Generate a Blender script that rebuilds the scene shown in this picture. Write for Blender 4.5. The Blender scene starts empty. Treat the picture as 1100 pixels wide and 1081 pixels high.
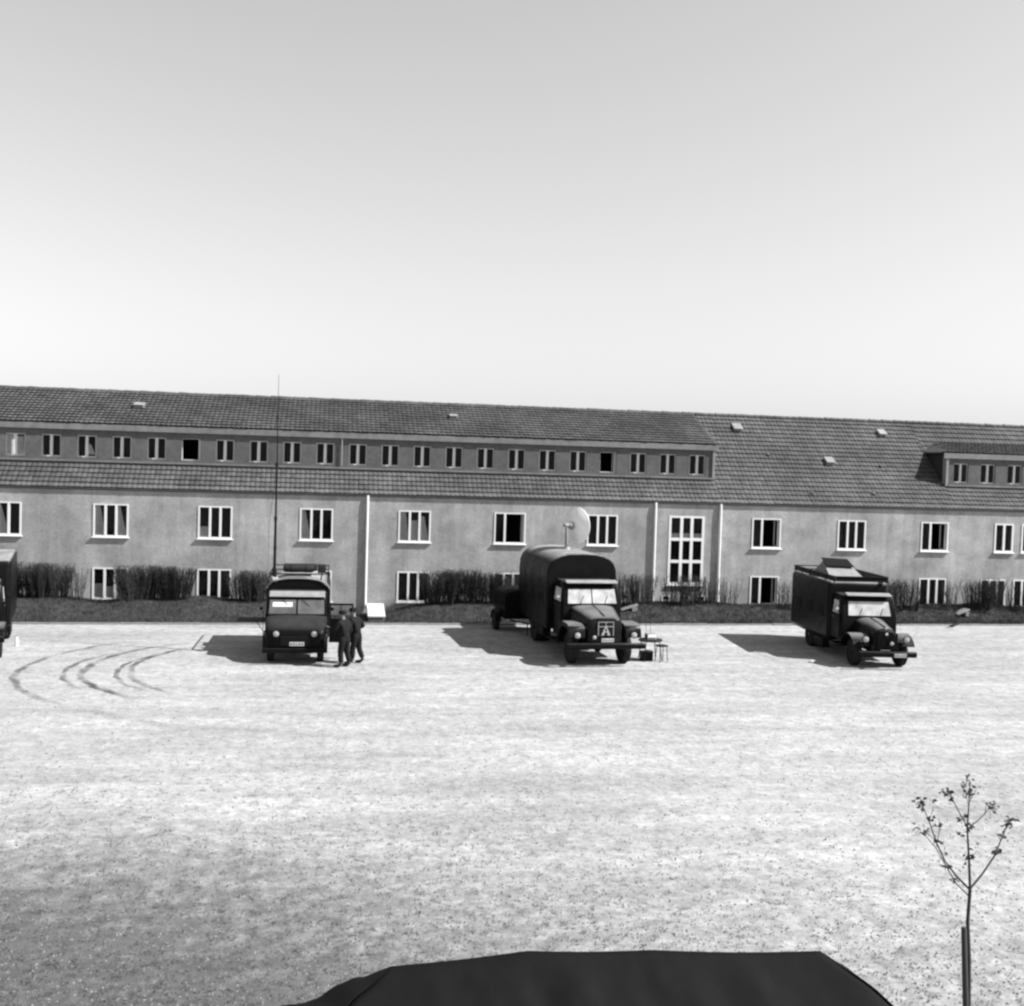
import bpy, bmesh, math, random
from mathutils import Vector, Matrix, Euler
random.seed(7)
S = bpy.context.scene
COL = S.collection
R = math.radians
PI = math.pi

# ------------------------------------------------------------------ camera
F_PX, PITCH, ROLL, YAW, CAM_H = 1150.0, .0365, .0300, .1665, 6.66
cy_, sy_ = math.cos(YAW), math.sin(YAW)
fwd = Vector((sy_*math.cos(PITCH), cy_*math.cos(PITCH), -math.sin(PITCH)))
rgt = Vector((cy_, -sy_, 0)); upv = rgt.cross(fwd)
rgt, upv = math.cos(ROLL)*rgt+math.sin(ROLL)*upv, -math.sin(ROLL)*rgt+math.cos(ROLL)*upv
cam = bpy.data.cameras.new('camera'); cam_o = bpy.data.objects.new('camera', cam); COL.objects.link(cam_o)
cam.sensor_width = 36; cam.lens = 36*F_PX/1100; cam.clip_start = .1; cam.clip_end = 3000
m3 = Matrix((rgt, upv, -fwd)).transposed()
cam_o.matrix_world = Matrix.Translation((0, 0, CAM_H)) @ m3.to_4x4()
S.camera = cam_o
def ray(x, y): return fwd+(x-550)/F_PX*rgt-(y-540.5)/F_PX*upv
def G(x, y, z=0):
    d = ray(x, y); return Vector((0, 0, CAM_H))+d*((z-CAM_H)/d.z)
def FX(x, y, Y):
    d = ray(x, y); return Vector((0, 0, CAM_H))+d*(Y/d.y)

# ------------------------------------------------------------------ light
SUN_EL, SUN_AZ = R(45), R(-19)          # azimuth measured from +X towards +Y
sdir = Vector((math.cos(SUN_EL)*math.cos(SUN_AZ), math.cos(SUN_EL)*math.sin(SUN_AZ), math.sin(SUN_EL)))
W = bpy.data.worlds.new('World'); S.world = W; W.use_nodes = True
nt = W.node_tree; nt.nodes.clear()
sky = nt.nodes.new('ShaderNodeTexSky'); sky.sky_type = 'NISHITA'; sky.sun_disc = False
sky.sun_elevation = SUN_EL; sky.sun_rotation = math.atan2(sdir.x, sdir.y)
sky.air_density = 2.6; sky.dust_density = 0.35; sky.ozone_density = 1.0
bw = nt.nodes.new('ShaderNodeRGBToBW'); bg = nt.nodes.new('ShaderNodeBackground'); wo = nt.nodes.new('ShaderNodeOutputWorld')
bg.inputs[1].default_value = .068
nt.links.new(sky.outputs[0], bw.inputs[0]); nt.links.new(bw.outputs[0], bg.inputs[0]); nt.links.new(bg.outputs[0], wo.inputs[0])
sl = bpy.data.lights.new('sun', 'SUN'); sl.energy = 5.0; sl.angle = R(.5); sl.color = (1, 1, 1)
so = bpy.data.objects.new('sun', sl); COL.objects.link(so); so.rotation_euler = sdir.to_track_quat('Z', 'Y').to_euler(); so.location = (30, -10, 40)
S.view_settings.view_transform = 'Standard'; S.view_settings.look = 'None'; S.view_settings.exposure = 1.14; S.view_settings.gamma = 1
S.view_settings.use_curve_mapping = False
S.cycles.pixel_filter_type = 'BLACKMAN_HARRIS'; S.cycles.filter_width = 2.5      # soft old lens

# ------------------------------------------------------------------ materials
def grey(v): return (v, v, v, 1)
MATS = {}
def mat(name, v, rough=.6, var=.0, scale=4.0, bump=0.0, bscale=None, spec=.5, metal=0.0, island=0.0, stain=None, stretch=None):
    m = bpy.data.materials.new(name); m.use_nodes = True; n = m.node_tree; N = n.nodes; L = n.links
    b = N['Principled BSDF']; b.inputs['Base Color'].default_value = grey(v); b.inputs['Roughness'].default_value = rough
    b.inputs['Specular IOR Level'].default_value = spec; b.inputs['Metallic'].default_value = metal
    tc = N.new('ShaderNodeTexCoord'); co = tc.outputs['Object']
    if stretch:
        mp = N.new('ShaderNodeMapping'); mp.inputs['Scale'].default_value = stretch; L.new(co, mp.inputs[0]); co = mp.outputs[0]
    cur = None
    def noise(sc, det=6, ro=.6):
        t = N.new('ShaderNodeTexNoise'); t.inputs['Scale'].default_value = sc; t.inputs['Detail'].default_value = det; t.inputs['Roughness'].default_value = ro
        L.new(co, t.inputs['Vector']); return t.outputs['Fac']
    def mr(src, a, b_, c, d):
        q = N.new('ShaderNodeMapRange'); q.inputs[1].default_value = a; q.inputs[2].default_value = b_; q.inputs[3].default_value = c; q.inputs[4].default_value = d
        L.new(src, q.inputs[0]); return q.outputs[0]
    def mul(a, b_):
        q = N.new('ShaderNodeMath'); q.operation = 'MULTIPLY'; L.new(a, q.inputs[0])
        if isinstance(b_, (int, float)): q.inputs[1].default_value = b_
        else: L.new(b_, q.inputs[1])
        return q.outputs[0]
    if var: cur = mr(noise(scale), .3, .7, v*(1-var), v*(1+var))
    if stain:
        sc, amt = stain; s = mr(noise(sc, 4, .55), .35, .65, 1-amt, 1+amt*.6)
        cur = mul(s, cur) if cur else mul(s, v)
    if island:
        g = N.new('ShaderNodeNewGeometry'); s = mr(g.outputs['Random Per Island'], 0, 1, 1-island, 1+island)
        cur = mul(s, cur) if cur else mul(s, v)
    if cur: L.new(cur, b.inputs['Base Color'])
    if bump:
        bp = N.new('ShaderNodeBump'); bp.inputs['Strength'].default_value = bump; bp.inputs['Distance'].default_value = .02
        L.new(noise(bscale or scale*4), bp.inputs['Height']); L.new(bp.outputs[0], b.inputs['Normal'])
    if var and rough < .6: L.new(mr(noise(scale*1.7), .3, .7, max(.05, rough-.1), rough+.15), b.inputs['Roughness'])
    MATS[name] = m; return m
M = MATS
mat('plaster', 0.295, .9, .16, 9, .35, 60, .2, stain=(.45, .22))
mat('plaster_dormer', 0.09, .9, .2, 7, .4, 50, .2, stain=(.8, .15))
mat('white_paint', 0.62, .45, .06, 12)
mat('pipe_paint', 0.62, .45, .05, 6, stain=(2, .06))
mat('fascia', 0.14, .6, .2, 3, stain=(.7, .15))
mat('zinc', 0.2, .5, .15, 3, stain=(.7, .15))
mat('tile', 0.062, .85, .2, 14, .3, 40, .25, island=.2, stain=(.5, .3))
mat('deck', .03, .9)
mat('vent_dark', .02, .7)
mat('shaded_cheek', 0.018, .8, .3, 6)  # near-black tone puts the dormer cheeks' shade into their colour
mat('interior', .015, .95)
mat('curtain', 0.8, .9, .12, 5)
mat('concrete', 0.4, .85, .1, 8, .2, 40, .2)
mat('kerb_concrete', 0.19, .9, .15, 6, .2, 40, .2, island=.2)
mat('soil', 0.04, .95, .35, 5, .6, 18, .1, stain=(.6, .25))
mat('grass', 0.05, .9, .2, 3, spec=.1, island=.55)
mat('dry_grass', 0.07, .9, .2, 3, spec=.1, island=.5)
mat('pebble', 0.13, .9, .2, 3, spec=.2, island=.45)
mat('bark', .045, .85, .3, 25, .4, 60, .2)
mat('twig', 0.024, .85, .2, 12, spec=.2, island=.45)
mat('leaf', 0.03, .6, .2, 12, spec=.3, island=.4)
mat('paint', .005, .32, .3, 3, spec=.06)
mat('paint_dusty', .006, .26, .3, 4, spec=.14, stain=(1.5, .3))
mat('box_paint', .005, .34, .3, 2.5, .03, 5, .09)
mat('roof_paint', 0.2, .36, .25, 2.5, .05, 6, .5)
mat('canvas', 0.0035, .8, .25, 6, .3, 120, .12, stain=(.9, .25))
mat('load_canvas', .015, .8, .3, 8, .3, 60, .2)
mat('hatch_canvas', 0.19, .8, .15, 6, .2, 30, .2)
mat('rubber', .007, .8, .3, 14, .3, 60, .3)
mat('black_metal', .006, .45, .3, 8, spec=.2)
mat('chrome', .7, .2, .1, 10, metal=1.0)
mat('lamp_lens', 0.28, .08, .15, 12, spec=.8)
mat('plate', 0.4, .5)
mat('plate_ink', .01, .6)
mat('dish', 0.75, .5, .08, 5, spec=.4, stain=(1.5, .12))
mat('wood_light', 0.3, .7, .25, 8, stretch=(1, 8, 8))
mat('wood_dark', .03, .8, .3, 20, .3, 40, stretch=(6, 6, 1))
mat('uniform', 0.006, .85, .3, 9, .2, 40, .2)
mat('skin', 0.12, .55, .1, 20)
mat('boot', .01, .45)
mat('paper', 0.6, .8)
mat('feather', .012, .5)
mat('equipment', 0.17, .5, .15, 9)

def weather(name):
    m = M[name]; n = m.node_tree; N = n.nodes; L = n.links; b = N['Principled BSDF']; src = b.inputs['Base Color'].links[0].from_socket
    tc = N.new('ShaderNodeTexCoord'); mp = N.new('ShaderNodeMapping'); mp.inputs['Scale'].default_value = (2.2, 1, .14); L.new(tc.outputs['Object'], mp.inputs[0])
    def ns(vec, sc, det, a, b_, c, d):
        t = N.new('ShaderNodeTexNoise'); t.inputs['Scale'].default_value = sc; t.inputs['Detail'].default_value = det; t.inputs['Roughness'].default_value = .65; L.new(vec, t.inputs['Vector'])
        q = N.new('ShaderNodeMapRange'); q.inputs[1].default_value = a; q.inputs[2].default_value = b_; q.inputs[3].default_value = c; q.inputs[4].default_value = d; L.new(t.outputs['Fac'], q.inputs[0]); return q.outputs[0]
    cur = src
    for f in (ns(mp.outputs[0], 1.3, 6, .36, .60, .88, 1.04), ns(tc.outputs['Object'], 1.1, 8, .36, .58, .80, 1.05)):
        q = N.new('ShaderNodeMath'); q.operation = 'MULTIPLY'; L.new(cur, q.inputs[0]); L.new(f, q.inputs[1]); cur = q.outputs[0]
    L.new(cur, b.inputs['Base Color'])
weather('plaster')
def dust(name, v, lo=.62, hi=.95, rough=.55):
    '''settled dust on a finish: a pale, dull film where the surface lies flat'''
    m = M[name]; n = m.node_tree; N = n.nodes; L = n.links; b = N['Principled BSDF']
    g = N.new('ShaderNodeNewGeometry'); sp = N.new('ShaderNodeSeparateXYZ'); L.new(g.outputs['Normal'], sp.inputs[0])
    q = N.new('ShaderNodeMapRange'); q.inputs[1].default_value = lo; q.inputs[2].default_value = hi; L.new(sp.outputs[2], q.inputs[0])
    tc = N.new('ShaderNodeTexCoord'); t = N.new('ShaderNodeTexNoise'); t.inputs['Scale'].default_value = 2.5; t.inputs['Detail'].default_value = 6; L.new(tc.outputs['Object'], t.inputs['Vector'])
    k = N.new('ShaderNodeMapRange'); k.inputs[1].default_value = .25; k.inputs[2].default_value = .6; k.inputs[3].default_value = .55; L.new(t.outputs['Fac'], k.inputs[0])
    f = N.new('ShaderNodeMath'); f.operation = 'MULTIPLY'; L.new(q.outputs[0], f.inputs[0]); L.new(k.outputs[0], f.inputs[1])
    for key, val in (('Base Color', grey(v)), ('Roughness', None)):
        mx = N.new('ShaderNodeMix'); mx.data_type = 'RGBA' if val else 'FLOAT'; src = b.inputs[key]
        i0, i1, o = (6, 7, 2) if val else (2, 3, 0)
        if src.is_linked: L.new(src.links[0].from_socket, mx.inputs[i0])
        else: mx.inputs[i0].default_value = src.default_value
        mx.inputs[i1].default_value = val or rough
        L.new(f.outputs[0], mx.inputs[0]); L.new(mx.outputs[o], b.inputs[key])
dust('paint_dusty', .12, .72, .97); dust('box_paint', .24, .6, .97); dust('paint', .03)
def glass(name, gl, rough, dust, dustv):
    m = bpy.data.materials.new(name); m.use_nodes = True; n = m.node_tree; N = n.nodes; L = n.links
    N.remove(N['Principled BSDF']); out = N['Material Output']
    tr = N.new('ShaderNodeBsdfTransparent'); tr.inputs[0].default_value = grey(.75)
    g = N.new('ShaderNodeBsdfGlossy'); g.inputs[0].default_value = grey(.9); g.inputs['Roughness'].default_value = rough
    fr = N.new('ShaderNodeFresnel'); fr.inputs[0].default_value = gl
    mx = N.new('ShaderNodeMixShader'); L.new(fr.outputs[0], mx.inputs[0]); L.new(tr.outputs[0], mx.inputs[1]); L.new(g.outputs[0], mx.inputs[2])
    d = N.new('ShaderNodeBsdfDiffuse'); d.inputs[0].default_value = grey(dustv)
    m2 = N.new('ShaderNodeMixShader')
    tc = N.new('ShaderNodeTexCoord'); t = N.new('ShaderNodeTexNoise'); t.inputs['Scale'].default_value = 3; t.inputs['Detail'].default_value = 4; L.new(tc.outputs['Object'], t.inputs['Vector'])
    q = N.new('ShaderNodeMapRange'); q.inputs[1].default_value = .3; q.inputs[2].default_value = .7; q.inputs[3].default_value = dust*.6; q.inputs[4].default_value = dust*1.4; L.new(t.outputs['Fac'], q.inputs[0])
    L.new(q.outputs[0], m2.inputs[0]); L.new(mx.outputs[0], m2.inputs[1]); L.new(d.outputs[0], m2.inputs[2]); L.new(m2.outputs[0], out.inputs[0])
    M[name] = m
glass('pane_glass', 1.17, .03, .006, .5)
glass('windscreen_glass', 2.2, .2, .52, .62)
glass('clear_screen', 1.8, .15, .30, .28)

# ------------------------------------------------------------------ mesh builder
class MB:
    def __init__(s): s.v = []; s.f = []
    def add(s, vs, fs):
        k = len(s.v); s.v += [tuple(p) for p in vs]; s.f += [tuple(i+k for i in f) for f in fs]; return s
    def box(s, x0, x1, y0, y1, z0, z1):
        return s.add([(x0,y0,z0),(x1,y0,z0),(x1,y1,z0),(x0,y1,z0),(x0,y0,z1),(x1,y0,z1),(x1,y1,z1),(x0,y1,z1)],
                     [(0,3,2,1),(4,5,6,7),(0,1,5,4),(1,2,6,5),(2,3,7,6),(3,0,4,7)])
    def obox(s, c, e, mtx):            # oriented box
        c = Vector(c); P = [c+mtx @ Vector((a*e[0]/2, b*e[1]/2, d*e[2]/2)) for d in (-1,1) for b in (-1,1) for a in (-1,1)]
        return s.add(P, [(0,2,3,1),(4,5,7,6),(0,1,5,4),(1,3,7,5),(3,2,6,7),(2,0,4,6)])
    def prism_x(s, prof, x0, x1):
        n = len(prof); vs = [(x0,y,z) for y,z in prof]+[(x1,y,z) for y,z in prof]
        return s.add(vs, [tuple(range(n))[::-1], tuple(range(n,2*n))]+[(i,(i+1)%n,n+(i+1)%n,n+i) for i in range(n)])
    def prism_y(s, prof, y0, y1):
        n = len(prof); vs = [(x,y0,z) for x,z in prof]+[(x,y1,z) for x,z in prof]
        return s.add(vs, [tuple(range(n)), tuple(range(n,2*n))[::-1]]+[(i,n+i,n+(i+1)%n,(i+1)%n) for i in range(n)])
    def tube(s, pts, rad, n=6, cap=True):
        pts = [Vector(p) for p in pts]
        if not isinstance(rad, (list, tuple)): rad = [rad]*len(pts)
        rings = []; a = None
        for i, p in enumerate(pts):
            d = (pts[min(i+1, len(pts)-1)]-pts[max(i-1, 0)]).normalized()
            if a is None: a = d.orthogonal()
            else: a = a-d*a.dot(d)
            a.normalize(); b = d.cross(a)
            rings.append([p+rad[i]*(math.cos(2*PI*k/n)*a+math.sin(2*PI*k/n)*b) for k in range(n)])
        return s.loft(rings, cap)
    def loft(s, rings, cap=True):
        n = len(rings[0]); vs = [p for r in rings for p in r]; fs = []
        for i in range(len(rings)-1):
            for k in range(n): fs.append((i*n+k, i*n+(k+1)%n, (i+1)*n+(k+1)%n, (i+1)*n+k))
        if cap: fs += [tuple(range(n))[::-1], tuple(range((len(rings)-1)*n, len(rings)*n))]
        return s.add(vs, fs)
    def lathe(s, prof, c=(0,0,0), axis='z', n=20):
        rings = []
        for r, h in prof:
            ring = []
            for k in range(n):
                a = 2*PI*k/n; u, w = max(r, 1e-4)*math.cos(a), max(r, 1e-4)*math.sin(a)
                ring.append({'z': (c[0]+u, c[1]+w, c[2]+h), 'x': (c[0]+h, c[1]+u, c[2]+w), 'y': (c[0]+u, c[1]+h, c[2]+w)}[axis])
            rings.append(ring)
        return s.loft(rings)
    def pane(s, q, t):                 # four corners, thickness
        q = [Vector(p) for p in q]; nn = (q[1]-q[0]).cross(q[3]-q[0]).normalized()*t
        return s.add(q+[p+nn for p in q], [(0,1,2,3),(7,6,5,4),(0,4,5,1),(1,5,6,2),(2,6,7,3),(3,7,4,0)])
    def warp(s, fn): s.v = [tuple(fn(*p)) for p in s.v]; return s
    def mesh(s, name, m, smooth=None):
        me = bpy.data.meshes.new(name); me.from_pydata(s.v, [], s.f)
        bm = bmesh.new(); bm.from_mesh(me); bmesh.ops.recalc_face_normals(bm, faces=bm.faces); bm.to_mesh(me); bm.free()
        if m: me.materials.append(M[m])
        if smooth is not None:
            me.polygons.foreach_set('use_smooth', [True]*len(me.polygons)); me.set_sharp_from_angle(angle=R(smooth))
        return me
    def build(s, name, m, parent=None, bevel=0, smooth=None, seg=2):
        o = bpy.data.objects.new(name, s.mesh(name, m, smooth)); COL.objects.link(o)
        if parent: o.parent = parent
        if bevel:
            b = o.modifiers.new('bevel', 'BEVEL'); b.width = bevel; b.segments = seg; b.limit_method = 'ANGLE'; b.angle_limit = R(35)
            if smooth is None:
                o.data.polygons.foreach_set('use_smooth', [True]*len(o.data.polygons)); o.data.set_sharp_from_angle(angle=R(40))
        return o
def link(name, me, parent=None, loc=None, rot=None, scale=None):
    o = bpy.data.objects.new(name, me); COL.objects.link(o)
    if parent: o.parent = parent
    if loc: o.location = loc
    if rot: o.rotation_euler = rot
    if scale: o.scale = scale
    return o
def tag(o, label=None, cat=None, group=None, kind=None):
    if label: o['label'] = label
    if cat: o['category'] = cat
    if group: o['group'] = group
    if kind: o['kind'] = kind
    return o
def thing(name, label, cat, loc=(0,0,0), rz=0, group=None):
    o = bpy.data.objects.new(name, None); COL.objects.link(o); o.location = loc; o.rotation_euler = (0,0,rz); o.empty_display_size = .3
    return tag(o, label, cat, group)

# ------------------------------------------------------------------ ground
def ground_material():
    m = bpy.data.materials.new('gravel_ground'); m.use_nodes = True; n = m.node_tree; N = n.nodes; L = n.links
    b = N['Principled BSDF']; b.inputs['Roughness'].default_value = .95; b.inputs['Specular IOR Level'].default_value = .15
    tc = N.new('ShaderNodeTexCoord'); co = tc.outputs['Object']
    def noise(sc, det=5, ro=.6, vec=None):
        t = N.new('ShaderNodeTexNoise'); t.inputs['Scale'].default_value = sc; t.inputs['Detail'].default_value = det; t.inputs['Roughness'].default_value = ro
        L.new(vec or co, t.inputs['Vector']); return t.outputs['Fac']
    def mr(src, a, b_, c, d):
        q = N.new('ShaderNodeMapRange'); q.inputs[1].default_value = a; q.inputs[2].default_value = b_; q.inputs[3].default_value = c; q.inputs[4].default_value = d
        L.new(src, q.inputs[0]); return q.outputs[0]
    def mth(op, a, b_=None):
        q = N.new('ShaderNodeMath'); q.operation = op
        for i, s in enumerate((a, b_)):
            if s is None: continue
            if isinstance(s, (int, float)): q.inputs[i].default_value = s
            else: L.new(s, q.inputs[i])
        return q.outputs[0]
    base = mr(noise(.18, 3), .35, .65, .305, .355)
    base = mth('MULTIPLY', base, mr(noise(2.6, 6, .7), .3, .7, .70, 1.2))
    base = mth('MULTIPLY', base, mr(noise(8, 5, .75), .33, .67, .72, 1.17))
    base = mth('MULTIPLY', base, mr(noise(40, 3, .6), .4, .62, .82, 1.08))
    mp = N.new('ShaderNodeMapping'); mp.inputs['Scale'].default_value = (.16, 1, 1); mp.inputs['Rotation'].default_value = (0, 0, .06); L.new(co, mp.inputs[0])
    base = mth('MULTIPLY', base, mr(noise(.9, 5, .6, mp.outputs[0]), .35, .65, .84, 1.1))
    # thin, patchy turf: more near the tent; corner vignette painted in at the left
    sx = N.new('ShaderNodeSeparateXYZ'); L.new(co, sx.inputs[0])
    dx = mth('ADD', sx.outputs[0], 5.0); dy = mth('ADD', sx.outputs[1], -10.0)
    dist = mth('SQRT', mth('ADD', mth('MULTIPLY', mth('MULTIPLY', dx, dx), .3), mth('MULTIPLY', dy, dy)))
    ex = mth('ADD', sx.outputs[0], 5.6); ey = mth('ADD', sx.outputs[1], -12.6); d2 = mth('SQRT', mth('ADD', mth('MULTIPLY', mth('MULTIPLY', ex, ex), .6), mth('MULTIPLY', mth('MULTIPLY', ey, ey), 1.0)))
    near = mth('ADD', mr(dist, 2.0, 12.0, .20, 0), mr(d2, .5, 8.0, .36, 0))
    turf_vignette = mr(mth('ADD', noise(3.0, 8, .8), near), .52, .86, 0, 1)
    mix = N.new('ShaderNodeMix'); mix.data_type = 'FLOAT'; L.new(mth('MULTIPLY', turf_vignette, .9), mix.inputs[0]); L.new(base, mix.inputs[2]); L.new(mr(noise(6, 6, .75), .3, .7, .018, .10), mix.inputs[3])
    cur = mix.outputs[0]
    # curved tyre ruts pressed into the gravel
    wob = mr(noise(1.2, 3), .3, .7, -.08, .08); brk = mr(noise(1.3, 4), .38, .56, .25, 1)
    groove = None
    for cx, cyy, rr, wd, st, xm in RUTS:
        ax = mth('ADD', sx.outputs[0], -cx); ay = mth('ADD', sx.outputs[1], -cyy)
        d = mth('SQRT', mth('ADD', mth('MULTIPLY', ax, ax), mth('MULTIPLY', ay, ay)))
        e = mth('ABSOLUTE', mth('ADD', mth('ADD', d, -rr), wob))
        k = mth('MULTIPLY', mr(e, wd*.4, wd, 1, 0), mth('MULTIPLY', mr(ax, xm+.3, xm-.8, 0, 1), st))
        groove = k if groove is None else mth('MAXIMUM', groove, k)
    groove = mth('MULTIPLY', groove, brk)
    # long straight wheel marks
    for (x0, y0), (x1, y1), wd, st in LINES:
        ln = math.hypot(x1-x0, y1-y0); ux, uy = (x1-x0)/ln, (y1-y0)/ln
        ax = mth('ADD', sx.outputs[0], -x0); ay = mth('ADD', sx.outputs[1], -y0)
        al = mth('ADD', mth('MULTIPLY', ax, ux), mth('MULTIPLY', ay, uy)); pe = mth('ABSOLUTE', mth('ADD', mth('ADD', mth('MULTIPLY', ax, -uy), mth('MULTIPLY', ay, ux)), wob))
        inside = mth('MULTIPLY', mr(al, 0, 1.0, 0, 1), mr(al, ln-1, ln, 1, 0))
        groove = mth('MAXIMUM', groove, mth('MULTIPLY', mth('MULTIPLY', mr(pe, wd*.3, wd, st, 0), inside), brk))
    cur = mth('MULTIPLY', cur, mr(groove, 0, 1, 1, .24))
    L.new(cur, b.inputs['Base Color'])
    bp = N.new('ShaderNodeBump'); bp.inputs['Strength'].default_value = .5; bp.inputs['Distance'].default_value = .05
    h = mth('ADD', mth('ADD', noise(9, 8, .7), mth('MULTIPLY', noise(60, 3), .5)), mth('MULTIPLY', groove, -1.2)); L.new(h, bp.inputs['Height']); L.new(bp.outputs[0], b.inputs['Normal'])
    M['gravel_ground'] = m
def arc(p, q, r_, wd=.2, st=1):
    (ax, ay, _), (bx, by, _), (cx, cy, _) = G(*p), G(*q), G(*r_)
    d = 2*(ax*(by-cy)+bx*(cy-ay)+cx*(ay-by)); A2, B2, C2 = ax*ax+ay*ay, bx*bx+by*by, cx*cx+cy*cy
    ux = (A2*(by-cy)+B2*(cy-ay)+C2*(ay-by))/d; uy = (A2*(cx-bx)+B2*(ax-cx)+C2*(bx-ax))/d
    return (ux, uy, math.hypot(ax-ux, ay-uy), wd, st, max(bx, cx)-ux)
RUTS = [arc((14, 729), (50, 706.5), (59, 755), .14, .85), arc((67, 725.5), (78, 715), (85, 740), .11, .9), arc((87.5, 725.5), (137, 700.6), (146.5, 750), .15, 1), arc((126.5, 719.5), (131, 716), (151, 741), .11, .9), arc((139.5, 722), (182, 700), (182, 744), .13, 1)]
def ln(a, b, wd=.25, st=.5):
    p, q = G(*a), G(*b); return ((p.x, p.y), (q.x, q.y), wd, st)
LINES = [ln((75, 760), (210, 786), .25, .35), ln((120, 775), (380, 792), .25, .25), ln((700, 835), (760, 860), .2, .25), ln((780, 690), (846, 697), .15, .3)]
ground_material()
def ground_height(x, y):
    return 0.0
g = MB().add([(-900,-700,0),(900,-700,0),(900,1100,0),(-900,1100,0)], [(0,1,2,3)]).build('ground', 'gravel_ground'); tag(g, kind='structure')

def scatter(name, m, label, cat, n, gen):
    mb = MB()
    for _ in range(n): gen(mb)
    me = bpy.data.meshes.new(name); me.from_pydata(mb.v, [], mb.f); me.materials.append(M[m])
    return tag(link(name, me), label, cat, kind='stuff')
def rnd_ground():
    # uniform over the picture's share of the yard, thinner with distance
    while True:
        x, y = random.uniform(-60, 1160), 690+(1150-690)*random.random()**.8
        p = G(x, y)
        if p.y < 42.5: return p
def pebble(mb):
    p = rnd_ground(); r = random.uniform(.01, .03); h = r*random.uniform(.5, .9); a = random.random()*6
    pts = [(p.x+r*random.uniform(.6, 1.1)*math.cos(a+k*2*PI/5), p.y+r*random.uniform(.6, 1.1)*math.sin(a+k*2*PI/5), -.002) for k in range(5)]+[(p.x+r*.2, p.y, h)]
    mb.add(pts, [(k, (k+1) % 5, 5) for k in range(5)])
scatter('gravel', 'pebble', 'loose pale gravel scattered over the yard', 'gravel', 16000, pebble)
def tuft(mb):
    while True:
        p = rnd_ground(); d = math.hypot((p.x+5)*.85, p.y-11)
        if random.random() < max(.05, min(1, (14-d)/9)): break
    for k in range(random.randint(3, 6)):
        a = random.random()*6.28; l = random.uniform(.02, .06); w = .006; b = Vector((p.x+random.uniform(-.05, .05), p.y+random.uniform(-.05, .05), 0))
        u = Vector((math.cos(a), math.sin(a), 0)); s_ = Vector((-u.y, u.x, 0))*w
        mb.add([b-s_, b+s_, b+u*l*.9+Vector((0, 0, l*.75))], [(0, 1, 2)])
scatter('grass_tufts', 'dry_grass', 'sparse short grass tufts growing through the yard gravel', 'grass', 6500, tuft)

# ------------------------------------------------------------------ building
WY = 46.0                                     # facade plane
X0, X1 = -26.0, 46.0
EZ, EY, PT = 5.18, 45.97, (9.35-5.18)/(50.67-45.97)      # eave and pitch
RY = 50.67; RZ = EZ+(RY-EY)*PT
DY, DZ0, DZ1, FY = 47.05, 6.24, 7.52, 46.98   # dormer front wall and roof edge
D1 = (-24.5, 17.2); D2 = (28.95, 44.5)
D2B = 49.6                                    # where the right dormer's roof meets the main roof
bld = thing('barrack_building', 'long two-storey rendered barrack block with tiled roof and dormer rows', 'building', (10, 46, 0))
BL = Vector((10, 46, 0))
def bpart(mb, name, m, parent=None, **k):
    off = BL if parent is None else BL
    mb.warp(lambda x, y, z: (x-BL.x, y-BL.y, z)); return mb.build(name, m, parent or bld, **k)
# openings: (xc, width, z0, z1)
SP = 4.152
cols = [-8.94+SP*i for i in range(-4, 6)]+[19.49+SP*i for i in range(3)]
WW = 1.39
OPEN_U = {8, 10, 12}; OPEN_L = {10}
ops = []
for i, c in enumerate(cols):
    ops.append((c-WW/2, c+WW/2, 3.17, 4.53, 'U', i)); ops.append((c-WW/2, c+WW/2, .58, 1.9, 'L', i))
for c in (31.35, 32.75, 36.6, 40.8):
    w = .98 if c < 34 else WW
    ops.append((c-w/2, c+w/2, 3.17, 4.53, 'D' if c < 34 else 'U', 50)); 
for c in (30.9, 32.6, 36.6, 40.8): ops.append((c-.66, c+.66, .58, 1.88, 'L', 51))
ops.append((14.88, 16.54, 1.46, 4.56, 'E', 60))
for c in (14.85, 15.75, 16.5): ops.append((c-.2, c+.2, .72, .98, 'C', 61))
def wall_grid(mb, x0, x1, z0, z1, holes, y, dep):
    xs = sorted({x0, x1, *[h[0] for h in holes], *[h[1] for h in holes]}); zs = sorted({z0, z1, *[h[2] for h in holes], *[h[3] for h in holes]})
    xs = [x for x in xs if x0 <= x <= x1]; zs = [z for z in zs if z0 <= z <= z1]
    solid = {}
    for i in range(len(xs)-1):
        for k in range(len(zs)-1):
            xm, zm = (xs[i]+xs[i+1])/2, (zs[k]+zs[k+1])/2
            solid[i, k] = not any(h[0] < xm < h[1] and h[2] < zm < h[3] for h in holes)
    for (i, k), sld in solid.items():
        a, b, c, d = xs[i], xs[i+1], zs[k], zs[k+1]
        if sld:
            mb.add([(a,y,c),(b,y,c),(b,y,d),(a,y,d)], [(0,1,2,3)]); mb.add([(a,y+dep,c),(b,y+dep,c),(b,y+dep,d),(a,y+dep,d)], [(3,2,1,0)])
        else:
            if solid.get((i-1, k)): mb.add([(a,y,c),(a,y+dep,c),(a,y+dep,d),(a,y,d)], [(0,1,2,3)])
            if solid.get((i+1, k)): mb.add([(b,y,c),(b,y+dep,c),(b,y+dep,d),(b,y,d)], [(3,2,1,0)])
            if solid.get((i, k-1)): mb.add([(a,y,c),(b,y,c),(b,y+dep,c),(a,y+dep,c)], [(0,1,2,3)])
            if solid.get((i, k+1)): mb.add([(a,y,d),(b,y,d),(b,y+dep,d),(a,y+dep,d)], [(3,2,1,0)])
    return mb
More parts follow.
